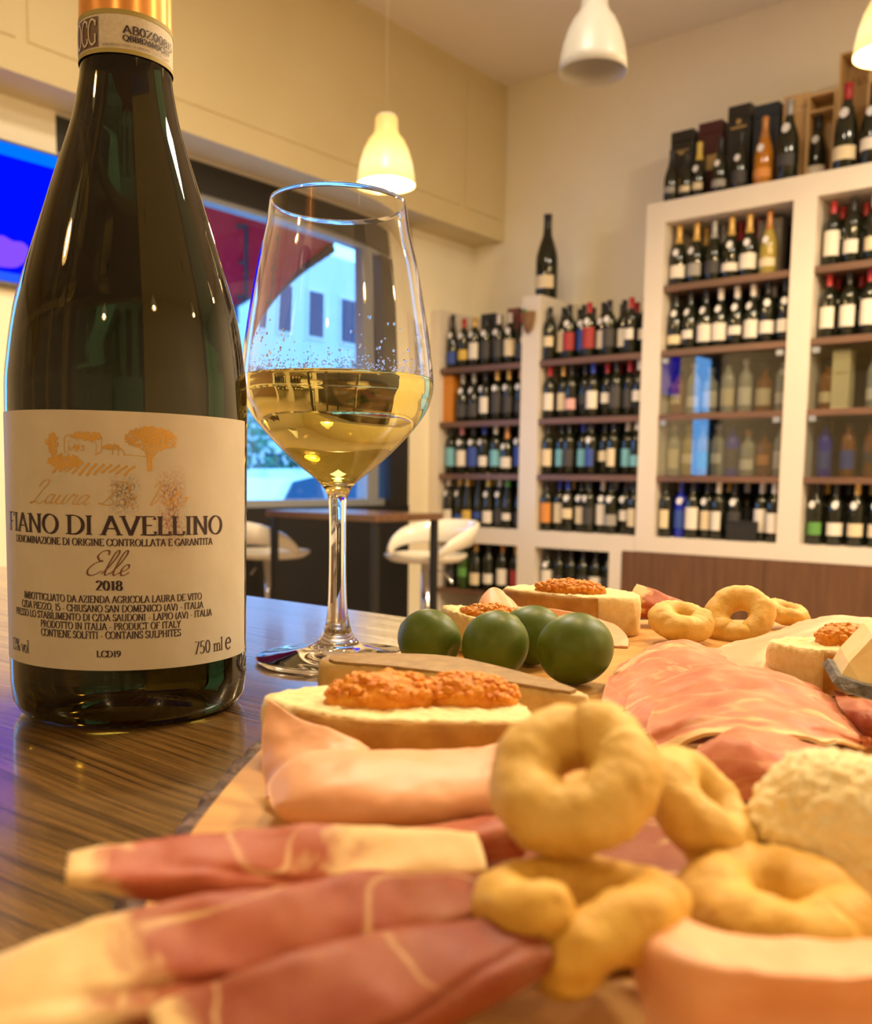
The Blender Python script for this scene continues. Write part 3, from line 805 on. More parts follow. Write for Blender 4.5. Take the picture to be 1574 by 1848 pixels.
# trees and the pale building across the street
m_leaf = mottled('leaves_green', [(0.3, (.03, .10, .05)), (0.7, (.08, .20, .09))], 6, 4, rough=.6)
m_bark2 = pbr('tree_bark', (.10, .08, .06), rough=.9)
def tree(label, p, h, r, seed, n=700):
    rr = random.Random(seed)
    t = thing('street_tree', label, 'tree', (p.x, p.y, -.25), rr.uniform(0, 6), 'street trees')
    V, F, U = tube([(0, 0, 0), (.05, 0, h * .3), (0, .05, h * .55)], [.14, .11, .07], 8); part('trunk', V, F, m_bark2, t)
    V, F = [], []
    for i in range(n):
        while 1:
            a = Vector((rr.uniform(-1, 1), rr.uniform(-1, 1), rr.uniform(-1, 1)))
            if .35 < a.length < 1: break
        c = Vector((a.x * r, a.y * r, h * .62 + a.z * h * .36)); s = rr.uniform(.09, .17)
        u = Vector((rr.gauss(0, 1), rr.gauss(0, 1), rr.gauss(0, 1))).normalized(); w_ = u.orthogonal().normalized()
        i0 = len(V); V += [c - u * s, c + w_ * s * .5, c + u * s, c - w_ * s * .5]; F.append((i0, i0 + 1, i0 + 2, i0 + 3))
    tag(part('foliage', V, F, m_leaf, t, False), kind='stuff')
tree('round green street tree behind the parked car', bd(470, 800, 17500), 2.9, 1.7, 3)
tree('slim green street tree by the right window frame', bd(655, 700, 22000), 4.2, 1.2, 5)
m_fac = pbr('facade_pale', (.55, .56, .58), rough=.8)
fb = bd(520, 800, 27000); fr_, fq_ = fb.dot(RH), fb.dot(NH)
bld = rthing('building', 'pale building with rows of windows across the street', 'building', fr_, fq_, -.25)
bo = (fr_, fq_, -.25)
rpart('facade', fr_ - 4, fr_, fq_ - 12, fq_ + 11, -.25, 7.6, m_fac, bld, bo)
for i in range(14):
    for j in range(3):
        q_ = fq_ - 10 + i * 1.5; z_ = .5 + j * 2.3
        f_ = rpart('window', fr_, fr_ + .06, q_, q_ + .8, z_, z_ + 1.4, m_white, bld, bo)
        V, F = box(fr_ + .06 - bo[0], fr_ + .08 - bo[0], q_ + .08 - bo[1], q_ + .72 - bo[1], z_ + .08 - bo[2], z_ + 1.32 - bo[2])
        part('window_glass', V, F, m_carw, f_, False)

# ================================================================== our table
m_tab, nt, b = newmat('table_oak')
v = coords(nt, 'Object')
warp = tnoise(nt, coords(nt, 'Object', (4, 9, 6)), 1.0, 2)
vm = nt.nodes.new('ShaderNodeVectorMath'); vm.operation = 'MULTIPLY'; nt.links.new(v, vm.inputs[0]); vm.inputs[1].default_value = (4.5, 380, 40)
va = nt.nodes.new('ShaderNodeVectorMath'); va.operation = 'ADD'; nt.links.new(vm.outputs[0], va.inputs[0])
sc_ = mathn(nt, 'MULTIPLY', warp, 15.0); cx = nt.nodes.new('ShaderNodeCombineXYZ'); nt.links.new(sc_, cx.inputs[1]); nt.links.new(cx.outputs[0], va.inputs[1])
g1 = tnoise(nt, va.outputs[0], 1.0, 5, 0.6)
fine = tnoise(nt, coords(nt, 'Object', (60, 1400, 100)), 1.0, 3)
r1_ = ramp(nt, g1, [(0.33, (.022, .009, .003)), (0.43, (.11, .055, .015)), (0.55, (.20, .105, .030)), (0.75, (.26, .145, .045))])
r2_ = ramp(nt, fine, [(0.35, (.45, .45, .45)), (0.6, (1, 1, 1))])
mx = nt.nodes.new('ShaderNodeMix'); mx.data_type = 'RGBA'; mx.blend_type = 'MULTIPLY'; mx.inputs[0].default_value = .6
nt.links.new(r1_.outputs[0], mx.inputs[6]); nt.links.new(r2_.outputs[0], mx.inputs[7]); nt.links.new(mx.outputs[2], b.inputs['Base Color'])
rr_ = ramp(nt, g1, [(0.3, (.30,) * 3), (.7, (.14,) * 3)]); nt.links.new(rr_.outputs[0], b.inputs['Roughness'])
bump(nt, b, g1, .25, .0005); setp(b, spec=.6, coat=.5, coatr=.08)
e0 = on_z(447.3, 1073.3, TABLE_Z); e1 = on_z(724.8, 1111.7, TABLE_Z)
qe = (e0.dot(NH) + e1.dot(NH)) / 2
tb = rthing('dining_table', 'brown wood-grain table carrying the bottle, glass and board', 'table', 0, qe - .4, 0)
o4 = (0, qe - .4, 0)
rpart('tabletop', -.85, .95, qe - .80, qe, TABLE_Z - .035, TABLE_Z, m_tab, tb, o4, .003)
for a in (-.80, .86):
    for c in (qe - .76, qe - .09): rpart('leg', a, a + .05, c, c + .05, 0, TABLE_Z - .035, m_black, tb, o4)

# ================================================================== stroke lettering
def arc(cx, cy, rx, ry, a0, a1, n=12):
    return [(cx + rx * cos(radians(a0 + (a1 - a0) * i / n)), cy + ry * sin(radians(a0 + (a1 - a0) * i / n))) for i in range(n + 1)]
def stem(x, y0=0.0, y1=1.0): return [(x, y0), (x, y1)]
GLY = {
 'A': (.70, [[(.05, 0), (.35, 1)], [(.35, 1), (.66, 0)], [(.15, .34), (.55, .34)]], [(.05, 0), (.66, 0)]),
 'B': (.60, [stem(.13), [(.13, .98), (.30, .98)] + arc(.30, .75, .19, .23, 90, -90) + [(.13, .52)], [(.30, .52)] + arc(.32, .27, .23, .25, 90, -90) + [(.13, .02)]], [(.1, 0), (.1, 1)]),
 'C': (.68, [arc(.40, .5, .34, .49, 45, 315, 20), [(.64, .72), (.64, .95)], [(.64, .28), (.64, .08)]], []),
 'D': (.74, [stem(.13), [(.13, .98), (.30, .98)] + arc(.30, .5, .38, .48, 90, -90, 18) + [(.13, .02)]], [(.1, 0), (.1, 1)]),
 'E': (.58, [stem(.13), [(.13, .98), (.52, .98), (.52, .82)], [(.13, .52), (.43, .52)], [(.13, .02), (.53, .02), (.55, .2)]], [(.1, 0), (.1, 1)]),
 'F': (.54, [stem(.13), [(.13, .98), (.50, .98), (.50, .80)], [(.13, .52), (.42, .52)]], [(.13, 0), (.1, 1)]),
 'G': (.74, [arc(.40, .5, .34, .49, 45, 300, 20), [(.62, .06), (.62, .42)], [(.64, .74), (.64, .95)]], [(.62, .42)]),
 'H': (.76, [stem(.14), stem(.62), [(.14, .52), (.62, .52)]], [(.14, 0), (.14, 1), (.62, 0), (.62, 1)]),
 'I': (.30, [stem(.15)], [(.15, 0), (.15, 1)]),
 'J': (.34, [[(.2, 1), (.2, .0), (.08, -.18)]], [(.2, 1)]),
 'K': (.68, [stem(.14), [(.14, .45), (.56, .98)], [(.27, .58), (.64, 0)]], [(.14, 0), (.14, 1), (.56, 1), (.62, 0)]),
 'L': (.56, [stem(.14), [(.14, .02), (.50, .02), (.53, .2)]], [(.1, 0), (.14, 1)]),
 'M': (.88, [[(.12, 0), (.16, 1)], [(.16, 1), (.44, .05)], [(.44, .05), (.72, 1)], [(.72, 1), (.76, 0)]], [(.12, 0), (.12, 1), (.76, 0), (.76, 1)]),
 'N': (.78, [stem(.14), [(.14, 1), (.64, 0)], stem(.64)], [(.14, 0), (.10, 1), (.64, 1)]),
 'O': (.78, [arc(.39, .5, .33, .49, 0, 360, 28)], []),
 'P': (.58, [stem(.13), [(.13, .98), (.30, .98)] + arc(.30, .73, .21, .25, 90, -90) + [(.13, .48)]], [(.13, 0), (.1, 1)]),
 'Q': (.78, [arc(.39, .5, .33, .49, 0, 360, 28), [(.42, .06), (.74, -.2)]], []),
 'R': (.66, [stem(.13), [(.13, .98), (.30, .98)] + arc(.30, .74, .20, .24, 90, -90) + [(.13, .50)], [(.30, .50), (.62, 0)]], [(.13, 0), (.1, 1), (.62, 0)]),
 'S': (.50, [arc(.26, .75, .18, .24, 40, 270, 12) + arc(.26, .26, .19, .25, 90, -140, 14), [(.42, .78), (.42, .95)], [(.07, .25), (.07, .05)]], []),
 'T': (.66, [stem(.33), [(.05, .80), (.06, .98), (.60, .98), (.61, .80)]], [(.33, 0)]),
 'U': (.74, [[(.14, 1), (.14, .35)] + arc(.37, .32, .23, .31, 180, 360, 14) + [(.60, 1)]], [(.14, 1), (.60, 1)]),
 'V': (.72, [[(.06, 1), (.36, 0)], [(.36, 0), (.66, 1)]], [(.06, 1), (.66, 1)]),
 'W': (1.0, [[(.06, 1), (.28, 0)], [(.28, 0), (.5, 1)], [(.5, 1), (.72, 0)], [(.72, 0), (.94, 1)]], [(.06, 1), (.94, 1)]),
 'X': (.70, [[(.08, 1), (.62, 0)], [(.08, 0), (.62, 1)]], [(.08, 0), (.08, 1), (.62, 0), (.62, 1)]),
 'Y': (.66, [[(.06, 1), (.33, .48)], [(.60, 1), (.33, .48)], stem(.33, 0, .48)], [(.06, 1), (.60, 1), (.33, 0)]),
 'Z': (.62, [[(.08, .82), (.09, .98), (.54, .98), (.07, .02), (.54, .02), (.56, .2)]], []),
 '0': (.54, [arc(.27, .5, .20, .49, 0, 360, 24)], []), '1': (.40, [[(.08, .85), (.22, .98), (.22, 0)]], [(.22, 0)]),
 '2': (.52, [arc(.25, .74, .18, .24, 170, -30, 12) + [(.07, .02), (.46, .02)]], []),
 '3': (.52, [arc(.24, .76, .17, .22, 160, -80, 12), arc(.24, .27, .20, .26, 80, -160, 12)], []),
 '4': (.54, [[(.36, 0), (.36, 1), (.05, .3), (.5, .3)]], []),
 '5': (.52, [[(.44, .98), (.13, .98), (.11, .56)] + arc(.24, .31, .21, .29, 110, -150, 14)], []),
 '6': (.52, [[(.42, .97), (.2, .72)] + arc(.26, .29, .19, .28, 170, -190, 20)], []),
 '7': (.50, [[(.06, .97), (.45, .97), (.18, 0)]], []),
 '8': (.52, [arc(.26, .75, .16, .23, 0, 360, 18), arc(.26, .26, .19, .25, 0, 360, 18)], []),
 '9': (.52, [arc(.26, .70, .19, .28, 0, 360, 18), [(.45, .66), (.40, .3), (.14, .02)]], []),
 ',': (.26, [[(.14, .08), (.08, -.16)]], []), '-': (.36, [[(.06, .34), (.30, .34)]], []), '/': (.40, [[(.04, -.1), (.36, 1.05)]], []),
 '(': (.32, [arc(.42, .42, .32, .66, 130, 230, 10)], []), ')': (.32, [arc(-.10, .42, .32, .66, 50, -50, 10)], []), ' ': (.30, [], []),
 '%': (.86, [arc(.20, .76, .14, .22, 0, 360, 14), arc(.66, .24, .14, .22, 0, 360, 14), [(.18, 0), (.68, 1)]], []),
 'v': (.48, [[(.05, .62), (.24, 0)], [(.24, 0), (.44, .62)]], [(.05, .62), (.44, .62)]), 'o': (.50, [arc(.25, .31, .20, .31, 0, 360, 20)], []),
 'l': (.26, [stem(.13, 0, 1.05)], [(.13, 0), (.10, 1.05)]),
 'm': (.84, [stem(.12, 0, .62), [(.12, .5)] + arc(.27, .44, .15, .18, 150, 0, 8) + [(.42, 0)], [(.42, .5)] + arc(.57, .44, .15, .18, 150, 0, 8) + [(.72, 0)]], [(.12, 0), (.09, .62), (.42, 0), (.72, 0)]),
 'e': (.50, [[(.07, .36), (.43, .36)] + arc(.25, .33, .19, .31, 10, 320, 18)], []),
}
SCR = {
 'l': (.30, [[(0, .05), (.15, .30), (.29, .75), (.29, .97), (.20, .97), (.14, .70), (.11, .20), (.17, 0), (.32, .10)]]),
 'e': (.34, [[(0, .08), (.12, .15), (.27, .28), (.25, .41), (.14, .41), (.06, .22), (.11, .03), (.23, 0), (.38, .12)]]),
 'a': (.42, [[(.30, .35), (.20, .42), (.06, .28), (.04, .08), (.13, 0), (.26, .15), (.33, .41), (.28, .10), (.34, 0), (.46, .10)]]),
 'u': (.42, [[(0, .1), (.10, .40), (.06, .10), (.14, 0), (.26, .12), (.33, .40), (.29, .10), (.35, 0), (.46, .10)]]),
 'r': (.36, [[(0, .08), (.10, .36), (.14, .45), (.19, .38), (.29, .38), (.25, .12), (.30, 0), (.40, .08)]]),
 'i': (.20, [[(0, .1), (.10, .40), (.06, .08), (.12, 0), (.23, .10)], [(.15, .54), (.165, .565)]]),
 't': (.24, [[(0, .1), (.14, .75), (.08, .10), (.15, 0), (.27, .10)], [(-.02, .50), (.27, .52)]]),
 'o': (.36, [[(.20, .40), (.06, .30), (.05, .08), (.16, 0), (.29, .12), (.29, .34), (.20, .40), (.29, .35), (.40, .40)]]),
 'E': (.60, [[(.56, .82), (.52, .98), (.32, .97), (.20, .78), (.32, .60), (.46, .57), (.24, .50), (.06, .25), (.12, .03), (.34, 0), (.58, .18)]]),
 'L': (.66, [[(.20, .70), (.26, .93), (.46, 1.02), (.52, .85), (.36, .50), (.20, .12), (.02, .05), (.08, 0), (.28, .07), (.46, 0), (.66, .14)]]),
 'D': (.80, [[(.38, .92), (.28, .5), (.12, .06), (.0, .10), (.18, .02), (.50, .08), (.72, .5), (.60, .90), (.32, 1.0), (.06, .84)]]),
 'V': (.58, [[(.0, .80), (.08, .98), (.19, .90), (.19, .40), (.21, .02), (.45, .5), (.66, 1.0)]]),
 ' ': (.34, []),
}
def stroke(pts, a, b_, ang, V, F):
    """ribbon whose width follows a broad nib"""
    n = len(pts); L_, R_ = [], []
    for i in range(n):
        p, q = pts[max(i - 1, 0)], pts[min(i + 1, n - 1)]
        dx, dy = q[0] - p[0], q[1] - p[1]; l = sqrt(dx * dx + dy * dy) or 1e-9
        th = atan2(dy, dx)
        hw = sqrt((a * sin(th - ang)) ** 2 + (b_ * cos(th - ang)) ** 2)
        L_.append((pts[i][0] - dy / l * hw, pts[i][1] + dx / l * hw)); R_.append((pts[i][0] + dy / l * hw, pts[i][1] - dx / l * hw))
    o = len(V); V += L_ + R_
    for i in range(n - 1): F.append((o + n + i, o + n + i + 1, o + i + 1, o + i))
def write(text, nib=(.062, .022), ang=-.25, serif=True, track=.02):
    V, F = [], []; x = 0.0
    for ch in text:
        w_, st, se = GLY.get(ch, GLY[' '])
        for s in st:
            t0 = len(V); stroke(s, *nib, ang, V, F)
            V[t0:] = [(px + x, py) for px, py in V[t0:]]
        if serif:
            for (sx_, sy_) in se:
                i = len(V); hw = .125; th = .028; y0 = sy_ if sy_ < .3 else sy_ - 2 * th
                V += [(x + sx_ - hw, y0), (x + sx_ + hw, y0), (x + sx_ + hw, y0 + 2 * th), (x + sx_ - hw, y0 + 2 * th)]; F.append((i, i + 1, i + 2, i + 3))
        x += w_ + track
    return V, F, x
def script(text, nib=(.030, .012), shear=.42):
    V, F = [], []; x = 0.0
    for ch in text:
        w_, st = SCR[ch]
        for s in st:
            pts = cr(s, n=7); pts = [(px + py * shear + x, py) for px, py in pts]
            stroke(pts, *nib, .5, V, F)
        x += w_
    return V, F, x
def on_cyl(V, s0, s1, z0, cap, R, width):
    sx_ = (s1 - s0) / width
    return [(R * sin((s0 + x * sx_) / 1000 / R), -R * cos((s0 + x * sx_) / 1000 / R), (z0 + y * cap) / 1000) for x, y in V]

# ================================================================== the wine bottle
BC = (-0.1100, 0.3429)
m_green, nt, b = newmat('bottle_glass')
b.inputs['Base Color'].default_value = (.020, .015, .002, 1)
setp(b, trans=1.0, ior=1.47, rough=.015)
m_copper = pbr('capsule_foil', (.80, .36, .10), metal=.55, rough=.28)
bt_ = thing('wine_bottle', 'dark green wine bottle with a big cream label standing on the table', 'bottle', (BC[0] - .0017, BC[1], TABLE_Z + .0003))
bt_.rotation_euler = (0, .0115, 0)
prof = [(0, .006), (.020, .004), (.030, .0012), (.0345, .0), (.0385, .0015), (.0405, .005), (.0412, .012), (.0412, .06), (.0412, .108), (.0404, .122), (.0378, .1395), (.0332, .156),
        (.0278, .1735), (.0222, .191), (.0186, .2025), (.0165, .212), (.0151, .222), (.0146, .240), (.0143, .262), (.0143, .284), (.0155, .285), (.0155, .292), (.014, .294), (0, .294)]
inner = cr([p for p in prof[6:20]], n=4)
V, F = lathe_clean(prof[:6] + inner + prof[20:], 96)
part('body', V, F, m_green, bt_)
V, F = lathe_clean([(.01545, .2350), (.01525, .245), (.0150, .262), (.0150, .284), (.0162, .285), (.0162, .293), (.0145, .2955), (0, .2956)], 64)
part('capsule', V, F, m_copper, bt_)
# front label with smudges in the paper
m_paper, nt, b = newmat('label_paper')
uvn = nt.nodes.new('ShaderNodeUVMap'); se = nt.nodes.new('ShaderNodeSeparateXYZ'); nt.links.new(uvn.outputs[0], se.inputs[0])
S_, Z_ = se.outputs[0], se.outputs[1]       # arc and height in mm
def gate(x, lo, hi, soft):
    a = mathn(nt, 'MULTIPLY', mathn(nt, 'SUBTRACT', x, lo), 1.0 / soft, True); c = mathn(nt, 'MULTIPLY', mathn(nt, 'SUBTRACT', hi, x), 1.0 / soft, True)
    return mathn(nt, 'MULTIPLY', a, c)
mm_ = nt.nodes.new('ShaderNodeMapping'); nt.links.new(uvn.outputs[0], mm_.inputs[0]); mm_.inputs['Scale'].default_value = (1, .7, 1)
sp1 = tnoise(nt, mm_.outputs[0], 1.3, 6, .75); sp2 = tnoise(nt, mm_.outputs[0], .22, 3, .6)
big = mathn(nt, 'MULTIPLY', mathn(nt, 'SUBTRACT', sp1, .44), 9.0, True)
mask1 = mathn(nt, 'MULTIPLY', gate(S_, 5.5, 16.5, 3.0), gate(Z_, 70.0, 85.0, 5.0))
mask2 = mathn(nt, 'MULTIPLY', gate(S_, 20.0, 31.5, 3.5), gate(Z_, 58.0, 88.0, 9.0))
patch_ = mathn(nt, 'MULTIPLY', mathn(nt, 'SUBTRACT', sp2, .30), 5.0, True)
ms = mathn(nt, 'MULTIPLY', mathn(nt, 'MULTIPLY', mathn(nt, 'MAXIMUM', mask1, mask2), big), patch_)
ms = mathn(nt, 'MULTIPLY', ms, .85)
red = mathn(nt, 'MULTIPLY', gate(S_, 19.0, 32.0, 3.0), 1.0)
stain = mixc(nt, red, (.14, .09, .06), (.26, .07, .04))
pap = ramp(nt, tnoise(nt, mm_.outputs[0], .08, 4), [(.3, (.56, .50, .40)), (.7, (.62, .56, .46))])
nt.links.new(mixc(nt, ms, pap.outputs[0], stain), b.inputs['Base Color']); setp(b, rough=.55)
R0 = .0412
def sheet(s0, s1, z0, z1, R, n=96, m=6, th=.00012):
    V, F, U = [], [], []
    for i in range(n + 1):
        s = s0 + (s1 - s0) * i / n
        for j in range(m + 1):
            z = z0 + (z1 - z0) * j / m
            rr = R(z / 1000) if callable(R) else R
            V.append((rr * sin(s / 1000 / rr), -rr * cos(s / 1000 / rr), z / 1000)); U.append((s, z))
    for i in range(n):
        for j in range(m):
            a = i * (m + 1) + j; F.append((a, a + m + 1, a + m + 2, a + 1))
    return V, F, U
V, F, U = sheet(-54, 64.5, 20.6, 104.0, R0 + .00012)
lab = part('front_label', V, F, m_paper, bt_, uv=U)
lab['label'] = 'cream paper label printed with a gold landscape and wine text'
m_ink = pbr('ink_dark', (.030, .012, .022), rough=.5)
m_inkr = pbr('ink_brown', (.16, .060, .035), rough=.5)
m_gold = pbr('foil_gold', (.62, .36, .09), metal=.55, rough=.35)
RT = R0 + .00024
def line(text, s0, s1, z0, z1, mat=m_ink, nib=(.062, .026), name='lettering', R=RT, par=lab, serif=True):
    V, F, w_ = write(text, nib, serif=serif)
    return part(name, on_cyl(V, s0, s1, z0, z1 - z0, R, w_), F, mat, par, False)
line('FIANO DI AVELLINO', -36.6, 46.4, 64.7, 70.9, nib=(.078, .026))
line('DENOMINAZIONE DI ORIGINE CONTROLLATA E GARANTITA', -31, 41.5, 61.2, 63.5, nib=(.09, .042))
line('2018', 1.9, 10.3, 46.9, 50.0, nib=(.105, .04))
line('IMBOTTIGLIATO DA AZIENDA AGRICOLA LAURA DE VITO', -26.5, 36.9, 42.8, 45.1, nib=(.085, .042))
line('C/DA PIEZZO, 15 - CHIUSANO SAN DOMENICO (AV) - ITALIA', -28.0, 37.5, 39.8, 42.1, nib=(.085, .042))
line('PRESSO LO STABILIMENTO DI C/DA SAUDONI - LAPIO (AV) - ITALIA', -32.3, 41.2, 36.9, 39.2, nib=(.085, .042))
line('PRODOTTO IN ITALIA - PRODUCT OF ITALY', -18.3, 28.9, 34.0, 36.3, nib=(.085, .042))
line('CONTIENE SOLFITI - CONTAINS SULPHITES', -18.2, 28.9, 31.1, 33.5, nib=(.085, .042))
line('LCD19', 1.8, 9.5, 25.1, 27.2, nib=(.095, .04))
line('13% vol', -36.4, -24.4, 24.4, 28.6, nib=(.055, .025))
line('750 ml', 33.8, 46.8, 24.2, 28.6, nib=(.055, .025))
line('e', 48.0, 52.0, 23.8, 30.4, nib=(.045, .030))
V, F, w_ = script('Elle', (.040, .014)); part('script_lettering', on_cyl(V, -1.8, 14.2, 51.8, 8.0, RT, w_ + .30), F, m_inkr, lab, False)
V, F, w_ = script('Laura De Vito', (.026, .012)); part('script_lettering', on_cyl(V, -22.5, 33.0, 74.2, 7.6, RT, w_ + .25), F, m_gold, lab, False)
# gold landscape: cypress, farmhouse, ploughed slope, spreading tree
V, F = [], []; gr = random.Random(11)
def gl(pts, a=.10, b_=.10): stroke(pts, a, b_, 0.0, V, F)
def blob(cx, cy, rx, ry, n, s):
    for i in range(n):
        while 1:
            x, y = gr.uniform(-1, 1), gr.uniform(-1, 1)
            if x * x + y * y < 1: break
        a = gr.uniform(0, 6.28); q = s * gr.uniform(.5, 1.2); x, y = cx + x * rx, cy + y * ry
        gl([(x, y), (x + q * cos(a), y + q * sin(a))], s * .28, s * .28)
blob(-12.2, 93.6, 2.0, 3.0, 110, .9); gl([(-12.3, 90.6), (-12.4, 87.6)], .25, .25); blob(-12.2, 88.2, 1.2, .8, 14, .5)
for h in ([(-7.8, 90.6), (-7.8, 95.4), (-6.2, 96.2), (3.6, 97.0), (4.4, 95.6), (4.2, 91.2)], [(-7.8, 90.6), (2.6, 90.2), (4.2, 91.2)], [(-6.4, 91), (-6.4, 94.4), (2.6, 94.0), (2.6, 90.2)],
          [(4.4, 92), (6.4, 93.6), (9.0, 93.2), (11.2, 91.2), (11.2, 90)], [(7.6, 90.2), (7.8, 92.2)], [(9.4, 90), (9.4, 92.2)], [(11.2, 90.4), (17.6, 90.0)], [(-1.4, 91.2), (-1.4, 92.6)]):
    gl(h, .12, .12)
blob(-.6, 95.8, 4.6, 1.2, 120, .9); blob(-3.4, 92.2, 2.6, .9, 30, .7); blob(7.4, 92.6, 2.6, .7, 50, .7)
blob(19.8, 95.6, 8.0, 3.4, 330, .9); blob(19.6, 97.2, 6.0, 1.8, 150, .9)
for k in (-3, -1.5, 0, 1.6, 3.4): gl([(19.0, 88.5), (19.2 + k * .6, 91.8), (19.5 + k * 1.6, 94.0)], .22, .22)
gl([(19.0, 85.4), (18.9, 90.5)], .75, .75)
blob(-8.0, 87.6, 5.6, 1.9, 170, 1.1)
for i in range(11):
    x = -12.4 + i * 2.35; gl([(x, 84.0 + .6 * sin(i)), (x + 1.6, 85.6), (x + 3.4, 88.0 - .12 * i)], .45, .2)
part('gold_landscape', on_cyl(V, 0, 1, 0, 1, RT, 1), F, m_gold, lab, False)
# excise band round the neck
def neckR(z):
    for (r0, z0), (r1, z1) in zip(prof[6:], prof[7:]):
        if z0 <= z <= z1: return max(r0 + (r1 - r0) * (z - z0) / (z1 - z0), .0150) + .00042
    return .0155
m_band = mottled('band_paper', [(.35, (.58, .52, .42)), (.65, (.66, .60, .49))], 900, 3, rough=.6)
m_olive = pbr('band_edge', (.36, .29, .07), rough=.5)
band = None
for nm, z0, z1, dr, mt, s0, s1 in (('neck_band', 222.0, 235.6, 0, m_band, -46, 46), ('band_edge', 222.0, 223.4, .00012, m_olive, -46, 46), ('band_edge', 234.2, 235.7, .00012, m_olive, -46, 46), ('band_panel', 223.9, 233.4, .00012, pbr('band_brown', (.13, .075, .05), rough=.5), -22, -4.4)):
    V, F, U = sheet(s0, s1, z0, z1, (lambda z, d_=dr: neckR(z) + d_), 72, 3)
    o = part(nm, V, F, mt, bt_ if band is None else band)
    if band is None: band = o
Rn = .01585
line('DOCG', -20.5, -4.9, 224.6, 232.6, pbr('ink_pale', (.62, .56, .48), rough=.6), (.05, .04), R=Rn, par=band, serif=False)
line('AB0Z00815', 3.9, 24.5, 228.2, 230.7, nib=(.075, .065), R=Rn, par=band, serif=False)
line('QBB826M9C111', 3.9, 22.0, 225.9, 227.6, nib=(.10, .08), R=Rn, par=band, serif=False)
line('DENOMINAZIONE DI ORIGINE CONTROLLATA', -3.2, 22.0, 224.0, 224.8, pbr('ink_grey', (.26, .21, .18), rough=.6), (.06, .05), R=Rn, par=band, serif=False)

# ================================================================== the wine glass
GC = on_z(609, 1192, TABLE_Z)
m_glass, nt, b = newmat('clear_glass')
b.inputs['Base Color'].default_value = (.985, .985, .98, 1); setp(b, trans=1.0, ior=1.48, rough=0.0)
gp = [(0, 1.2), (20, .6), (33, 0), (36.2, .2), (37.5, 1.2), (37, 2.1), (31, 2.9), (22, 4.4), (13, 7), (8, 11), (5.4, 18), (4.3, 29), (3.85, 50), (3.95, 68), (4.8, 76), (8.8, 82.2), (20, 91.4), (32.3, 103.8), (39.6, 113.6), (42.4, 121.5), (42.8, 128), (41.6, 140), (39.3, 155.5), (35.4, 177), (32.0, 191), (29.9, 204.2)]
gi = [(29.1, 204.2), (31.2, 191), (34.6, 177), (38.5, 155.5), (40.8, 140), (42.0, 128), (41.6, 121.9), (38.8, 114.2), (31.3, 104.7), (19.2, 93), (8.2, 84.7), (3.2, 82.8), (0, 82.4)]
po = [gp[0], gp[1], gp[2]] + cr(gp[3:], n=5); pi_ = cr(gi, n=5)
rim = [(29.75, 204.6), (29.5, 204.75), (29.25, 204.6)]
allp = [(r / 1000, z / 1000) for r, z in po + rim + pi_]
wg = thing('wine_glass', 'stemmed wine glass half full of pale gold wine', 'glass', (GC.x, GC.y, TABLE_Z + .0002))
V, F = lathe_clean(allp, 96); part('bowl_and_stem', V, F, m_glass, wg)
# droplets clinging above the wine
V, F = [], []; gr = random.Random(21)
def inner_r(z):
    for (r0, z0), (r1, z1) in zip(pi_, pi_[1:]):
        if z1 <= z <= z0: return r0 + (r1 - r0) * (z - z0) / (z1 - z0 + 1e-9)
    return 40
for i in range(1700):
    z = 128.2 + abs(gr.gauss(0, 3.0)) if i < 1600 else gr.uniform(129, 152)
    a = gr.uniform(0, 2 * pi); s = gr.uniform(.12, .40) if i < 1600 else gr.uniform(.3, .75)
    rr = inner_r(z); o = len(V); c, s_ = cos(a), sin(a)
    for (u, w_, d_) in ((1, 0, .0), (.7, .7, 0), (0, 1, 0), (-.7, .7, 0), (-1, 0, 0), (-.7, -.7, 0), (0, -1.3, 0), (.7, -.7, 0), (0, 0, -.55)):
        r_ = (rr + d_ * s - .02) / 1000
        V.append((r_ * s_ + u * s / 1000 * c, -r_ * c + u * s / 1000 * s_, (z + w_ * s) / 1000))
    F += [(o + k, o + (k + 1) % 8, o + 8) for k in range(8)]
dp = tag(part('droplets', V, F, m_glass, wg), kind='stuff')
# the wine itself
m_wine, nt, b = newmat('white_wine')
b.inputs['Base Color'].default_value = (.995, .87, .30, 1); setp(b, trans=1.0, ior=1.34, rough=0.0)
LV = 127.6
wp = [(0, 82.3)] + [(r + .25, z - .1) for r, z in reversed(pi_[:-1]) if z < LV - 1.2] + [(inner_r(LV) + .25, LV - .4), (inner_r(LV) + .2, LV + .5), (inner_r(LV) - .8, LV), (0, LV - .1)]
V, F = lathe_clean([(r / 1000, z / 1000) for r, z in wp], 96)
wn = part('white_wine', V, F, m_wine, None, loc=(GC.x, GC.y, TABLE_Z + .0002))
tag(wn, 'pale gold white wine filling the bowl of the stemmed glass', 'wine')

# ================================================================== serving board
m_btop, nt, b = newmat('board_wood')
vv = coords(nt, 'Object', (18, 60, 60), (0, 0, .5))
r_ = ramp(nt, tnoise(nt, vv, 1.0, 5, .6, .5), [(.3, (.52, .25, .055)), (.55, (.64, .34, .085)), (.8, (.70, .40, .12))])
nt.links.new(r_.outputs[0], b.inputs['Base Color']); setp(b, rough=.45)
m_barkm = mottled('board_bark', [(.3, (.028, .018, .014)), (.5, (.10, .060, .045)), (.75, (.26, .15, .10))], 160, 6, .9, .003, 260, rough=.75)
OUT = [(-42, 128), (-45, 168), (-42, 226), (-31, 300), (-19, 345), (4, 393), (42, 430), (92, 450), (150, 456), (206, 443), (250, 402), (276, 322), (280, 230), (262, 140), (222, 78), (150, 48), (80, 42), (20, 58), (-24, 92)]
ol = cr([(x / 1000, y / 1000) for x, y in OUT], True, 10)
bc = Vector((.115, .25, TABLE_Z))
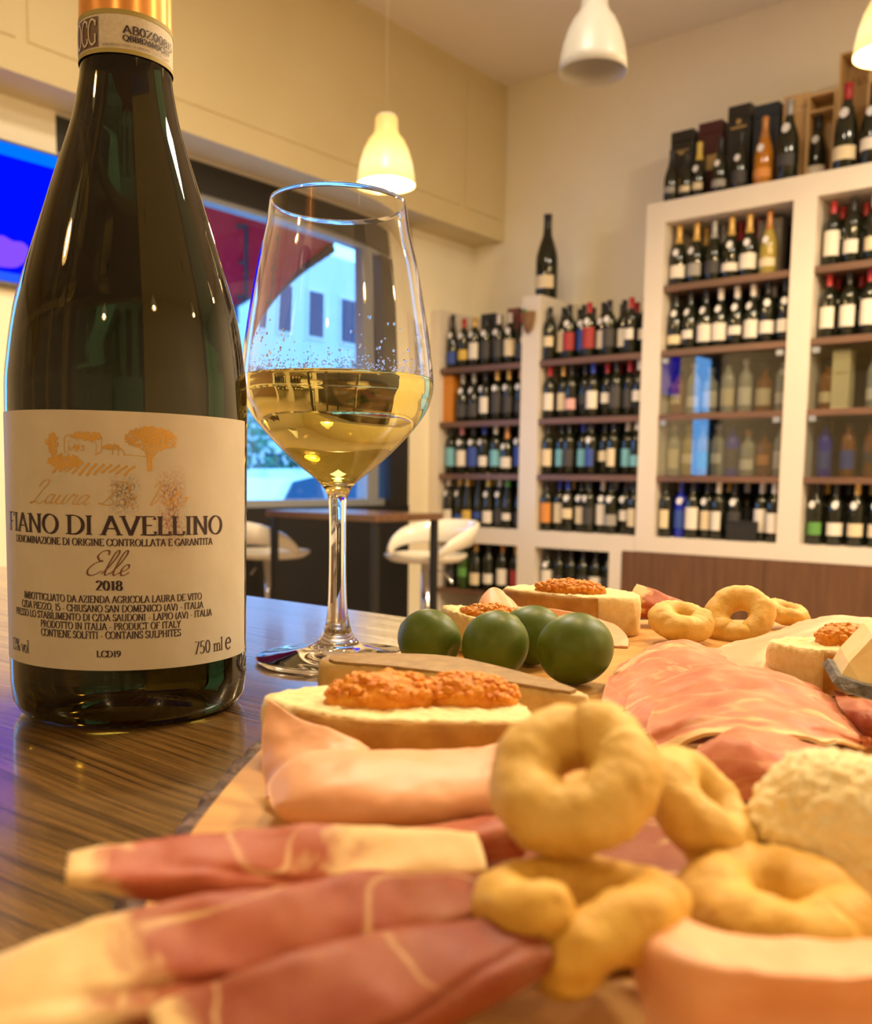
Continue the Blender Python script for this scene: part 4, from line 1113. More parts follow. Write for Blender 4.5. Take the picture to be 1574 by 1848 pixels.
bdg = thing('serving_board', 'round slice of tree trunk with bark rim used as a serving board', 'board', bc)
n = len(ol); V, F = [], []
for z in (.0004, BOARD_T):
    for x, y in ol: V.append((x - bc.x, y - bc.y, z))
F = [tuple(range(n - 1, -1, -1)), tuple(range(n, 2 * n))] + [(i, (i + 1) % n, n + (i + 1) % n, n + i) for i in range(n)]
part('wood_slice', V, F, m_btop, bdg, False)
V, F = [], []
ol2 = cr([(x / 1000, y / 1000) for x, y in OUT], True, 30); n = len(ol2); M_ = 9
for i, (x, y) in enumerate(ol2):
    x2, y2 = ol2[(i + 1) % n]; x1, y1 = ol2[i - 1]
    t = Vector((x2 - x1, y2 - y1, 0)).normalized(); nn = Vector((-t.y, t.x, 0))
    if nn.dot(Vector((x - bc.x, y - bc.y, 0))) < 0: nn = -nn
    wdt = .0068 + .0030 * nz((x, y, 0), 60, 2)
    for k in range(M_):
        a = k / (M_ - 1)
        if k == 0: off, z = -.0004, BOARD_T - .001
        else:
            ang = pi / 2 - (a * pi * .92 - .04) if k < M_ - 1 else -pi / 2
            off = wdt * max(0, cos(ang)) ** .6; z = .0088 + .0086 * sin(ang)
        j = .0013 * nz3((x, y, z), 210, 4) if 0 < k < M_ - 1 else 0
        p = Vector((x, y, 0)) + nn * (off + j); V.append((p.x - bc.x, p.y - bc.y, max(.0002, z + (j * .9 if k < M_ - 1 else 0))))
for i in range(n):
    i2 = (i + 1) % n
    for k in range(M_ - 1): F.append((i * M_ + k, i2 * M_ + k, i2 * M_ + k + 1, i * M_ + k + 1))
part('bark', V, F, m_barkm, bdg)

# ================================================================== food materials
m_crumb = mottled('bread_crumb', [(.25, (.80, .57, .24)), (.5, (.87, .67, .33)), (.75, (.90, .76, .45))], 420, 6, .45, .0006, 900, rough=.8, sss=.15, sssr=(.004, .003, .0015))
m_crust = mottled('bread_crust', [(.3, (.38, .16, .02)), (.55, (.53, .26, .045)), (.8, (.66, .39, .10))], 110, 5, .3, .0006, 500, rough=.5)
m_spread = mottled('tomato_spread', [(.3, (.58, .17, .006)), (.5, (.74, .27, .014)), (.75, (.84, .40, .045))], 330, 5, .6, .0008, 900, rough=.38, sss=.2, sssr=(.003, .001, .0003), spec=.35)
m_tar = mottled('tarallo_dough', [(.28, (.58, .34, .055)), (.5, (.75, .48, .115)), (.75, (.81, .57, .18))], 130, 6, .5, .0008, 420, rough=.6, sss=.1, sssr=(.003, .002, .001))
m_tarb = mottled('tarallo_baked', [(.28, (.56, .29, .03)), (.5, (.72, .43, .07)), (.75, (.79, .52, .12))], 130, 6, .5, .0008, 420, rough=.6, sss=.1, sssr=(.003, .002, .001))
m_ham = mottled('cooked_ham', [(.3, (.76, .38, .20)), (.55, (.81, .44, .25)), (.78, (.85, .53, .33))], 60, 5, .15, .0006, 300, rough=.45, spec=.35, sss=.25, sssr=(.006, .003, .0015))
m_olv = mottled('olive_skin', [(.3, (.060, .100, .006)), (.6, (.092, .138, .010)), (.85, (.13, .175, .018))], 70, 4, .1, .0003, 600, rough=.42, sss=.08, sssr=(.002, .003, .0006), spec=.3)
m_chs = mottled('aged_cheese', [(.3, (.48, .30, .09)), (.55, (.60, .41, .15)), (.8, (.70, .52, .24))], 150, 5, .3, .0006, 600, rough=.45, sss=.2, sssr=(.004, .002, .001))
m_rind = mottled('cheese_rind', [(.3, (.22, .12, .035)), (.7, (.36, .22, .075))], 160, 5, .5, .0006, 500, rough=.6)
m_chp = mottled('pale_cheese', [(.3, (.74, .55, .24)), (.7, (.80, .63, .32))], 120, 4, .2, .0005, 500, rough=.5, sss=.2, sssr=(.004, .003, .001))
m_rindk = mottled('black_rind', [(.35, (.030, .024, .018)), (.7, (.16, .13, .10))], 260, 6, .6, .001, 700, rough=.6)
def prosc(name, fat0=.0, fat1=.0, edge=.12, seed=0.0, dark=1.0, streak=.60, sv=7.0, su=2.2, pale=False):
    """cured ham: lean meat, fat rim by the v border, fat ends by u, fine streaks"""
    m, nt, b = newmat(name)
    uvn = nt.nodes.new('ShaderNodeUVMap'); mp = nt.nodes.new('ShaderNodeMapping'); nt.links.new(uvn.outputs[0], mp.inputs[0])
    mp.inputs['Scale'].default_value = (su, sv, 1); mp.inputs['Location'].default_value = (seed, seed * 2, 0)
    n1 = tnoise(nt, mp.outputs[0], 1.0, 5, .6, .8)
    n2 = tnoise(nt, coords(nt, 'Object'), 90, 4)
    se = nt.nodes.new('ShaderNodeSeparateXYZ'); nt.links.new(uvn.outputs[0], se.inputs[0])
    wob = mathn(nt, 'MULTIPLY', mathn(nt, 'SUBTRACT', n1, .5), .55)
    n3 = tnoise(nt, mp.outputs[0], .8, 1.5, .4, .5)
    vein = mathn(nt, 'MULTIPLY', mathn(nt, 'SUBTRACT', .016, mathn(nt, 'ABSOLUTE', mathn(nt, 'SUBTRACT', n3, .52))), 45.0, True)
    vein = mathn(nt, 'MULTIPLY', vein, mathn(nt, 'MULTIPLY', mathn(nt, 'SUBTRACT', n1, .40), 4.0, True))
    fat = mathn(nt, 'MAXIMUM', vein, mathn(nt, 'MULTIPLY', mathn(nt, 'SUBTRACT', n1, streak + .08), 9.0, True))
    def edge_(x, at, sgn):
        d = mathn(nt, 'SUBTRACT', mathn(nt, 'ADD', x, wob), at)
        return mathn(nt, 'MULTIPLY', d, 12.0 * sgn, True)
    if edge: fat = mathn(nt, 'MAXIMUM', fat, edge_(se.outputs[1], 1 - edge, 1))
    if fat0: fat = mathn(nt, 'MAXIMUM', fat, edge_(se.outputs[0], fat0, -1))
    if fat1: fat = mathn(nt, 'MAXIMUM', fat, edge_(se.outputs[0], 1 - fat1, 1))
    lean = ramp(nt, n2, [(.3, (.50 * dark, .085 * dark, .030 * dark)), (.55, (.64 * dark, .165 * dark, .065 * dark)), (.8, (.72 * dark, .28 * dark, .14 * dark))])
    if pale: lean = ramp(nt, n2, [(.3, (.48, .13, .06)), (.55, (.60, .21, .105)), (.8, (.70, .33, .19))])
    fc = ramp(nt, n2, [(.3, (.72, .48, .20)), (.7, (.80, .58, .29))])
    nt.links.new(mixc(nt, fat, lean.outputs[0], fc.outputs[0]), b.inputs['Base Color'])
    bump(nt, b, n1, .25, .0006); setp(b, rough=.5, sss=.25, sssr=(.006, .002, .001), spec=.28)
    return m

# ================================================================== food shapes
def patch(rows, th=.0011, nu=10, nv=8, rip=.0005, seed=0.0, rs=150):
    g = [cr([tuple(p) for p in r], n=nu) for r in rows]
    cols = [cr([g[j][i] for j in range(len(g))], n=nv) for i in range(len(g[0]))]
    W_, H_ = len(cols), len(cols[0]); P = [[Vector(c) for c in col] for col in cols]
    N_ = [[None] * H_ for _ in range(W_)]
    for i in range(W_):
        for j in range(H_):
            du = P[min(i + 1, W_ - 1)][j] - P[max(i - 1, 0)][j]; dv = P[i][min(j + 1, H_ - 1)] - P[i][max(j - 1, 0)]
            N_[i][j] = du.cross(dv).normalized() if du.cross(dv).length > 1e-12 else Vector((0, 0, 1))
    up = sum((N_[i][j].z for i in range(W_) for j in range(H_)))
    sg = 1 if up >= 0 else -1
    V, F, U = [], [], []
    for layer in (0, 1):
        for i in range(W_):
            for j in range(H_):
                nn = N_[i][j] * sg; p = P[i][j] + nn * (rip * nz3(P[i][j], rs, seed)) - nn * (th * layer)
                V.append(p); U.append((i / (W_ - 1), j / (H_ - 1)))
    o = W_ * H_
    for i in range(W_ - 1):
        for j in range(H_ - 1):
            a, b_, c, d = i * H_ + j, (i + 1) * H_ + j, (i + 1) * H_ + j + 1, i * H_ + j + 1
            if sg > 0: F += [(a, b_, c, d), (o + d, o + c, o + b_, o + a)]
            else: F += [(d, c, b_, a), (o + a, o + b_, o + c, o + d)]
    def rimf(seq):
        for a, b_ in zip(seq, seq[1:]): F.append((a, b_, o + b_, o + a))
    rimf([i * H_ for i in range(W_)]); rimf([i * H_ + H_ - 1 for i in range(W_)]); rimf(list(range(H_))); rimf([(W_ - 1) * H_ + j for j in range(H_)])
    lo = min(v.z for v in V)
    if lo < BZ + .0002: V = [Vector((v.x, v.y, max(v.z, BZ + .0002 + (.0004 if k < o else 0)))) for k, v in enumerate(V)]
    return V, F, U
def pz(*pts): return [bz(*p) for p in pts]
def pd(*pts): return [bd(*p) for p in pts]
def inside(x, y, poly):
    c = False; n = len(poly)
    for i in range(n):
        (x1, y1), (x2, y2) = poly[i][:2], poly[i - 1][:2]
        if (y1 > y) != (y2 > y) and x < (x2 - x1) * (y - y1) / (y2 - y1) + x1: c = not c
    return c
def slab(outline, z0, z1, seed, rough=.0006, n=110, rings=10, rows_=7, bev=.0012, tilt=(0, 0)):
    """bread slice: outline is a closed list of (x, y); returns mesh and the resampled outline"""
    pts = cr(outline, True, 12); L = [0]
    for i in range(len(pts)): L.append(L[-1] + sqrt((pts[(i + 1) % len(pts)][0] - pts[i][0]) ** 2 + (pts[(i + 1) % len(pts)][1] - pts[i][1]) ** 2))
    rs = []; k = 0
    for i in range(n):
        s = L[-1] * i / n
        while L[k + 1] < s: k += 1
        t = (s - L[k]) / (L[k + 1] - L[k] + 1e-12); a, b_ = pts[k], pts[(k + 1) % len(pts)]; rs.append((a[0] + (b_[0] - a[0]) * t, a[1] + (b_[1] - a[1]) * t))
    cx = sum(p[0] for p in rs) / n; cy = sum(p[1] for p in rs) / n
    V, F = [], []
    loops = []
    def ring(scale, z, rg):
        idx = []
        for x, y in rs:
            p = Vector((cx + (x - cx) * scale, cy + (y - cy) * scale, z)); zz_ = z + tilt[0] * (p.x - cx) + tilt[1] * (p.y - cy) if z > z0 + 1e-6 else z
            d = Vector((p.x - cx, p.y - cy, 0)).normalized()
            p = Vector((p.x, p.y, zz_)) + d * rg * nz3(p, 420, seed) + (Vector((0, 0, 1)) * rg * 1.1 * nz3(p, 480, seed + 5) if z > z0 + 1e-6 else Vector())
            idx.append(len(V)); V.append(p)
        loops.append(idx)
    for k in range(4): ring(.25 + .75 * k / 4, z0, 0)
    for k in range(rows_):
        t = k / (rows_ - 1); sc = 1.0 + .012 * sin(pi * t); ring(sc if 0 < k < rows_ - 1 else .985, z0 + (z1 - z0) * t, rough if k else 0)
    for k in range(1, rings): ring(.985 * (1 - k / rings), z1, rough)
    for A_, B_ in zip(loops, loops[1:]):
        for i in range(n):
            j = (i + 1) % n; F.append((A_[i], A_[j], B_[j], B_[i]))
    F.append(tuple(reversed(loops[0]))); F.append(tuple(loops[-1]))
    return V, F, rs, (cx, cy)
def crust_band(rs, c, z0, z1, i0, i1, seed, out=.0006):
    n = len(rs); V, F = [], []; K = 7; cnt = (i1 - i0) % n
    for i in range(cnt + 1):
        x, y = rs[(i0 + i) % n]
        for k in range(K):
            t = k / (K - 1); d = Vector((x - c[0], y - c[1], 0)).normalized()
            p = Vector((x, y, z0 + .0003 + (z1 - z0 - .0007) * t)) + d * (out + .0009 * sin(pi * t) + .0003 * nz3((x, y, t * .01), 300, seed))
            V.append(p)
    for i in range(cnt):
        for k in range(K - 1): F.append((i * K + k, (i + 1) * K + k, (i + 1) * K + k + 1, i * K + k + 1))
    # thickness inward
    o = len(V)
    for i in range(cnt + 1):
        x, y = rs[(i0 + i) % n]
        for k in range(K): V.append(Vector((x, y, z0 + .0003 + (z1 - z0 - .0007) * k / (K - 1))) - Vector((x - c[0], y - c[1], 0)).normalized() * .0006)
    for i in range(cnt):
        for a in (0, K - 1): F.append((i * K + a, (i + 1) * K + a, o + (i + 1) * K + a, o + i * K + a))
    for a in (0, cnt):
        for k in range(K - 1): F.append((a * K + k, a * K + k + 1, o + a * K + k + 1, o + a * K + k))
    return V, F
def ico(sub):
    import bmesh
    bm = bmesh.new(); bmesh.ops.create_icosphere(bm, subdivisions=sub, radius=1.0)
    bm.verts.ensure_lookup_table()
    V = [v.co.copy() for v in bm.verts]; F = [tuple(v.index for v in f.verts) for f in bm.faces]; bm.free()
    return V, F
ICO5, ICO4 = ico(6), ico(5)
ICO2 = ico(3)
def lumps(c, rx, ry, rz_, rot, seed):
    """minced paste: a low mound with many small soft lumps pressed into it"""
    rr = random.Random(int(seed * 100)); V, F = [], []
    def put(src, f):
        o = len(V)
        for v in src[0]:
            p = f(v); V.append(Vector((c.x + p.x * cos(rot) - p.y * sin(rot), c.y + p.x * sin(rot) + p.y * cos(rot), max(c.z - .0006, c.z + p.z))))
        F.extend(tuple(i + o for i in t) for t in src[1])
    def mound(v):
        p = Vector((v.x * rx * .97, v.y * ry * .97, v.z * rz_ * .86)); return p * (1 + .10 * nz3(p, 200, seed))
    put(ICO4, mound)
    n_ = int(260 * rx / .0135)
    for i in range(n_):
        a = rr.uniform(0, 2 * pi); u = sqrt(rr.random()) * .96
        x, y = cos(a) * u * rx, sin(a) * u * ry
        z = rz_ * .78 * sqrt(max(0, 1 - u * u)) * rr.uniform(.75, 1.08); s = rr.uniform(.0005, .00135); e = Vector((rr.uniform(.7, 1.4), rr.uniform(.7, 1.3), rr.uniform(.7, 1.0)))
        put(ICO2, lambda v: Vector((x + v.x * s * e.x, y + v.y * s * e.y, z + v.z * s * e.z)) + v * s * .35 * nz(v + Vector((i, 0, 0)), 1.6, seed))
    return V, F
def crostino(label, outline, th, i0, i1, spread, seed, z0=0.0, tilt=(0, 0)):
    zb = BZ + .0003 + z0
    V, F, rs, c = slab(outline, zb, zb + th, seed, tilt=tilt)
    o = Vector((c[0], c[1], zb)); t = thing('crostino', label, 'crostino', o, 0, 'bread slices with orange spread')
    part('crumb', shift(V, o), F, m_crumb, t)
    if i0 is not None:
        V, F = crust_band(rs, c, zb, zb + th, i0, i1, seed); part('crust', shift(V, o), F, m_crust, t)
    for k, (sx_, sy_, rx, ry, rz_, rot) in enumerate(spread):
        cz = zb + th + .0004 + tilt[0] * (sx_ - c[0]) + tilt[1] * (sy_ - c[1])
        V, F = lumps(Vector((sx_, sy_, cz)), rx, ry, rz_, rot, seed + 31 + k * 5)
        part('spread', shift(V, o), F, m_spread, t)
    return t
def xy(px, py, z): p = bz(px, py, z); return (p.x, p.y)

# ------------------------------------------------------------------ crostini
crostino('long bread slice heaped with orange spread before the cheese wedge',
         [xy(478, 1264, 14), xy(560, 1286, 14), xy(660, 1300, 14), xy(800, 1304, 14), xy(925, 1305, 14), xy(962, 1297, 14), xy(930, 1265, 14), xy(880, 1243, 14), xy(740, 1234, 14), xy(600, 1238, 14), xy(500, 1250, 14)],
         .014, 8, 56, [(-.0120, .2170, .0135, .0085, .0075, .1), (.0075, .2195, .0125, .0085, .0068, -.1)], 1.3)
crostino('small bread slice with orange spread behind the left-hand olives',
         [(.0025, .372), (.006, .362), (.018, .352), (.033, .350), (.040, .356), (.034, .368), (.020, .378), (.008, .379)], .0132, None, None,
         [(.0205, .3635, .0112, .0070, .0050, -.25)], 2.7, tilt=(-.14, .03))
crostino('thick bread slice with orange spread at the back of the board',
         [(.0315, .432), (.040, .421), (.055, .409), (.0685, .4005), (.084, .400), (.0895, .412), (.0855, .430), (.070, .443), (.050, .447), (.036, .443)], .0165, 0, 33,
         [(.0600, .4205, .0165, .0080, .0060, -.35)], 3.9)
crostino('bread cube with orange spread beside the black-rinded cheese',
         [(.1085, .303), (.1125, .297), (.1195, .2895), (.128, .291), (.141, .298), (.149, .307), (.141, .316), (.124, .316), (.112, .310)], .0145, 20, 52,
         [(.1335, .3040, .0100, .0080, .0075, .3)], 5.1)
# torn crumb chunk at the right
cc = bd(1508, 1500, 142)
V = []
for v in ICO5[0]:
    p = Vector((v.x * .0135, v.y * .0115, v.z * .0125)); k = 1 + .10 * nz3(p, 110, 8) + .055 * nz3(p, 620, 2) + .04 * nz(p, 2400, 6)
    V.append(cc + p * k)
V = [Vector((p.x, p.y, max(p.z, BZ + .0003))) for p in V]
solo('bread_chunk', 'rough torn chunk of pale bread crumb beside the stacked taralli', 'bread', V, ICO5[1], mottled('chunk_crumb', [(.25, (.86, .68, .34)), (.5, (.91, .77, .44)), (.75, (.93, .82, .54))], 420, 6, .35, .0008, 1100, rough=.85, sss=.3, sssr=(.004, .003, .0018)))

# ------------------------------------------------------------------ cheese
def prism(poly, th, vec):
    n = len(poly); V = [Vector(p) for p in poly] + [Vector(p) + vec for p in poly]
    F = [tuple(range(n)), tuple(range(2 * n - 1, n - 1, -1))] + [(i, n + i, n + (i + 1) % n, (i + 1) % n) for i in range(n)]
    return V, F
fl = [xy(588, 1212, 10), xy(700, 1222, 10), xy(860, 1243, 10), xy(1044, 1274, 10), xy(1040, 1262, 10), xy(905, 1222, 10), xy(805, 1201, 10), xy(700, 1196, 10), xy(592, 1198, 10)]
V, F, rs, c = slab(fl, BZ + .0003, BZ + .0125, 6.0, .00022, bev=.0006)
o = Vector((c[0], c[1], BZ + .0003)); t = thing('cheese_wedge', 'tan cheese wedge with brown rind lying before the olives', 'cheese', o)
part('paste', shift(V, o), F, m_chs, t)
rp_ = [(c[0] + (x - c[0]) * .93, c[1] + (y - c[1]) * .93) for x, y in rs[::3]]
V, F = prism([(x, y, BZ + .0126) for x, y in rp_], 0, Vector((0, 0, .0007))); part('rind', shift(V, o), F, m_rind, t, False)
bp = pd((1514, 1226, 262), (1532, 1196, 264), (1577, 1148, 268), (1670, 1118, 272), (1670, 1262, 262), (1560, 1243, 260))
V, F = prism(bp, 0, Vector((.006, .020, .001))); o = base_of(V)
t = thing('cheese_wedge', 'pale cheese wedge with black rind beside the bread cube', 'cheese', o)
part('paste', shift(V, o), F, m_chp, t, False)
rk = pd((1503, 1232, 258), (1512, 1220, 259), (1560, 1236, 258), (1670, 1256, 260), (1670, 1284, 258), (1565, 1262, 256), (1520, 1247, 256))
V, F = prism(rk, 0, Vector((.006, .022, .001)))
part('rind', shift(V, o), F, m_rindk, t, False)

# ------------------------------------------------------------------ olives
def olive(label, c, r, ln, axis, seed):
    ax = Vector(axis).normalized(); q = ax.to_track_quat('Z', 'Y'); V = []
    for v in ICO4[0]:
        p = Vector((v.x * r, v.y * r, v.z * ln)); d = 1 - v.z
        p.z -= .0016 * math.exp(-(d / .05) ** 1.2) * 1.0 if v.z > 0 else 0
        if v.z < 0: p.z -= .0012 * math.exp(-((1 + v.z) / .03))
        p *= 1 + .018 * nz(p, 120, seed)
        V.append(q @ p + c)
    zl = min(v.z for v in V); V = [v + Vector((0, 0, BZ + .0003 - zl)) for v in V]
    return solo('olive', label, 'olive', V, ICO4[1], m_olv, 'green olives on the board')
olive('green olive nearest the wine glass stem', Vector((-.0020, .3220, 0)), .0106, .0112, (.8, -.5, -.35), 1)
olive('round green olive second from the wine glass', Vector((.0200, .3100, 0)), .0111, .0116, (-.6, -.5, -.7), 2)
olive('green olive tucked behind the other three', Vector((.0345, .3345, 0)), .0108, .0120, (.9, .3, .1), 3)
olive('biggest green olive beside the cured ham', Vector((.0455, .3030, 0)), .0116, .0130, (-.85, -.5, -.15), 4)

# ------------------------------------------------------------------ taralli
def tarallo(label, c, R, r, nrm, spin, seed, mat=m_tar, over=.42, snap=True, sq=(1, 1)):
    N_ = 84; P = []; rad = []
    a0 = -pi - over; a1 = pi + over
    for i in range(N_ + 1):
        t = i / N_; a = a0 + (a1 - a0) * t; e = t * 2 - 1
        off = (abs(e) - .72) / .28 if abs(e) > .72 else 0
        lift = (1 if e > 0 else -1) * off * r * .55
        P.append(Vector((cos(a) * (R + off * r * .25) * sq[0], sin(a) * (R + off * r * .25) * sq[1], lift)))
        rad.append(r * (1 + .09 * nz((a * .02, t * .05, 0), 60, seed)) * (1 - abs(e) ** 14) ** .5 * (1 - .12 * off) + 1e-5)
    V, F, U = [], [], []
    seg = 26
    for i in range(N_ + 1):
        tg = (P[min(i + 1, N_)] - P[max(i - 1, 0)]).normalized(); s = tg.cross(Vector((0, 0, 1))).normalized(); u = s.cross(tg)
        for k in range(seg):
            a = 2 * pi * k / seg; V.append(P[i] + (s * cos(a) + u * sin(a)) * rad[i])
    for i in range(N_):
        for k in range(seg):
            k2 = (k + 1) % seg; F.append((i * seg + k, i * seg + k2, (i + 1) * seg + k2, (i + 1) * seg + k))
    F += [tuple(range(seg - 1, -1, -1)), tuple(N_ * seg + k for k in range(seg))]
    q = Vector(nrm).normalized().to_track_quat('Z', 'Y') @ Matrix.Rotation(spin, 3, 'Z').to_quaternion()
    W_ = []
    for p in V:
        d = p.normalized() * (.00075 * nz3(p, 190, seed) + .00035 * nz3(p, 620, seed))
        W_.append(q @ (p + d) + c)
    zl = min(v.z for v in W_)
    if snap: W_ = [v + Vector((0, 0, BZ + .0003 - zl)) for v in W_]
    return solo('tarallo', label, 'tarallo', W_, F, mat, 'baked ring taralli')
tarallo('big upright ring tarallo crowning the front pile', bd(1036, 1402, 128), .0070, .0050, (-.25, -.57, .78), 4.56, 1, snap=False, sq=(1.0, .98))
tarallo('tarallo leaning edge-on against the big upright ring', bd(1262, 1458, 142), .0066, .0043, (.62, -.28, .72), .6, 2, snap=False)
def knot(label, c, ctrl, r, seed, mat):
    path = cr([tuple(c[k] + q[k] / 1000 for k in range(3)) for q in ctrl], n=9); N_ = len(path) - 1
    V, F, U = tube(path, [r * max(.05, (1 - abs(i / N_ * 2 - 1) ** 12)) ** .5 * (1 + .08 * nz((i * .002, 0, 0), 60, seed)) for i in range(N_ + 1)], 26)
    V = [v + (v - Vector(path[k // 26])).normalized() * (.0006 * nz3(v, 190, seed) + .0003 * nz3(v, 620, seed)) for k, v in enumerate(V)]
    V = [Vector((v.x, v.y, max(v.z, BZ + .0003))) for v in V]
    return solo('tarallo', label, 'tarallo', V, F, mat, 'baked ring taralli')
kc = bz(1040, 1640, 11.5)
knot('ring tarallo with a dangling end at the bottom front of the pile', kc, [(-1, -6, 2.5), (-6.5, -4.5, 1.5), (-9, 0, .5), (-6.5, 5, 0), (0, 7.5, 0), (6.5, 5, 0), (10, 0, .5), (7, -5, 1), (.6, -7.4, -1), (-1.8, -8.0, -4), (-2.0, -7.8, -7)], .0043, 3, m_tarb)
tarallo('golden tarallo lying flat under the bread chunk', bz(1395, 1672, 5), .0078, .0056, (.05, -.12, 1), 2.4, 4, mat=m_tarb)
tarallo('tarallo lying flat at the back of the board', bz(1228, 1133, 6), .0078, .0056, (.10, -.30, 1), 3.0, 5)
tarallo('tarallo standing tilted at the back of the board', bd(1334, 1112, 402), .0094, .0055, (-.40, -.66, .64), 1.9, 6, snap=False)
tarallo('half-hidden tarallo behind the standing one', bd(1418, 1122, 432), .0068, .0040, (.2, -.2, 1), 1.0, 7)

# ------------------------------------------------------------------ cooked ham slices
def ham(label, rows, seed, th=.0012, rip=.0006):
    V, F, U = patch(rows, th, 10, 8, rip, seed, 120)
    return solo('ham_slice', label, 'ham', V, F, m_ham, 'cooked ham slices', U)
ham('pale pink ham flap standing against the front bread slice', [
    pd((486, 1262, 203), (540, 1296, 197), (600, 1318, 193), (668, 1350, 190)), pd((474, 1310, 199), (530, 1330, 193), (590, 1345, 189), (650, 1358, 187)),
    pd((472, 1370, 193), (520, 1375, 187), (575, 1375, 184), (640, 1372, 183)), pd((480, 1440, 184), (520, 1420, 180), (570, 1400, 179), (640, 1385, 179))], 1)
ham('pink ham slice folded in front of the bread with orange spread', [
    pd((500, 1392, 186), (560, 1356, 186), (680, 1352, 186), (800, 1352, 185), (900, 1340, 185), (980, 1300, 188)),
    pd((484, 1420, 176), (560, 1372, 177), (690, 1366, 176), (810, 1366, 176), (910, 1352, 176), (990, 1320, 178)),
    pd((490, 1452, 168), (565, 1424, 166), (690, 1425, 165), (810, 1428, 165), (910, 1415, 166), (1000, 1400, 168)),
    pd((505, 1478, 167), (565, 1478, 164), (690, 1482, 162), (810, 1474, 163), (905, 1466, 165), (1000, 1450, 168)),
    pd((518, 1490, 170), (575, 1497, 168), (690, 1498, 168), (810, 1488, 169), (900, 1478, 171), (990, 1462, 174))], 2, .0014)
ham('pink ham slice at the front corner before the flat tarallo', [
    pz((1152, 1622, 15), (1235, 1662, 12), (1330, 1690, 11), (1450, 1694, 11), (1640, 1690, 11)), pz((1124, 1695, 11), (1230, 1722, 13), (1350, 1742, 13), (1480, 1752, 13), (1660, 1752, 13)),
    pz((1138, 1750, 7), (1250, 1785, 10), (1380, 1786, 11), (1500, 1790, 11), (1680, 1792, 10)), pz((1165, 1850, 3), (1262, 1870, 5), (1370, 1850, 6), (1500, 1850, 6), (1690, 1850, 6)),
    pz((1195, 1960, 1), (1280, 1960, 1), (1380, 1950, 1), (1500, 1950, 1), (1690, 1950, 1))], 3, .0014)
ham('pink ham fold rising between two back bread slices', [
    pd((858, 1108, 388), (870, 1076, 396), (893, 1060, 400), (925, 1082, 398), (957, 1118, 392)), pd((860, 1122, 382), (880, 1098, 386), (903, 1088, 388), (932, 1102, 386), (965, 1128, 384)),
    pd((866, 1142, 378), (890, 1134, 378), (914, 1132, 378), (940, 1138, 378), (972, 1146, 378))], 4)
ham('flat pink ham slice before the thick back bread slice', [
    pz((930, 1098, 16), (990, 1098, 14), (1050, 1108, 11), (1105, 1124, 7)), pz((930, 1122, 10), (1000, 1120, 9), (1070, 1132, 6), (1132, 1147, 3)), pz((952, 1160, 2), (1020, 1156, 2), (1080, 1162, 1.4), (1134, 1166, 1))], 5)
ham('wide pale ham slice lying behind the bread cube', [
    pz((1440, 1124, 6), (1500, 1110, 12), (1560, 1114, 11), (1650, 1124, 9)), pz((1385, 1144, 6), (1470, 1128, 13), (1550, 1134, 12), (1660, 1146, 9)),
    pz((1300, 1168, 5), (1395, 1158, 10), (1480, 1164, 9), (1600, 1180, 6)), pz((1285, 1194, 4), (1345, 1202, 7), (1405, 1215, 6), (1500, 1216, 4)), pz((1300, 1216, 2), (1350, 1228, 3), (1398, 1240, 3), (1470, 1236, 2))], 6)

# ------------------------------------------------------------------ cured ham
def prosciutto(label, rows, seed, mat, th=.0009, rip=.0013):
    V, F, U = patch(rows, th, 12, 9, rip, seed, 80)
    return solo('prosciutto_slice', label, 'prosciutto', V, F, mat, 'cured ham slices', U)
prosciutto('cured ham slice ruffled right beside the biggest olive', [
    pz((1120, 1202, 2), (1180, 1166, 5), (1245, 1158, 6), (1320, 1182, 4)), pz((1098, 1226, 6), (1180, 1182, 10), (1245, 1178, 11), (1340, 1212, 6)),
    pz((1088, 1252, 5), (1180, 1226, 6), (1262, 1226, 6), (1380, 1240, 4)), pz((1082, 1292, 1.5), (1180, 1262, 2.5), (1282, 1258, 2.5), (1410, 1254, 2))], 1, prosc('cured_ham_a', edge=.0, seed=1, streak=.48, pale=True, su=1.6, sv=5))
prosciutto('cured ham slice rippling below the pale ham', [
    pz((1170, 1234, 7), (1280, 1202, 10), (1380, 1208, 9), (1465, 1234, 6)), pz((1138, 1258, 7), (1270, 1214, 13), (1380, 1220, 12), (1505, 1260, 6)),
    pz((1128, 1292, 5), (1250, 1256, 9), (1392, 1262, 9), (1535, 1300, 5)), pz((1138, 1334, 2), (1250, 1312, 4), (1400, 1312, 4), (1565, 1332, 3))], 2, prosc('cured_ham_b', edge=.0, seed=4, streak=.48, pale=True, su=1.6, sv=5))
prosciutto('arched cured ham slice with a creamy fat edge', [
    pz((1180, 1276, 8), (1300, 1244, 13), (1420, 1254, 12), (1532, 1298, 7)), pz((1168, 1310, 8), (1290, 1272, 14), (1430, 1286, 13), (1558, 1334, 6)),
    pz((1178, 1336, 6), (1300, 1302, 12), (1425, 1312, 12), (1572, 1346, 4)), pz((1190, 1352, 5), (1300, 1322, 11), (1400, 1326, 12), (1510, 1338, 8))], 3, prosc('cured_ham_c', edge=.26, seed=9, streak=.50, pale=True, su=1.6, sv=5))
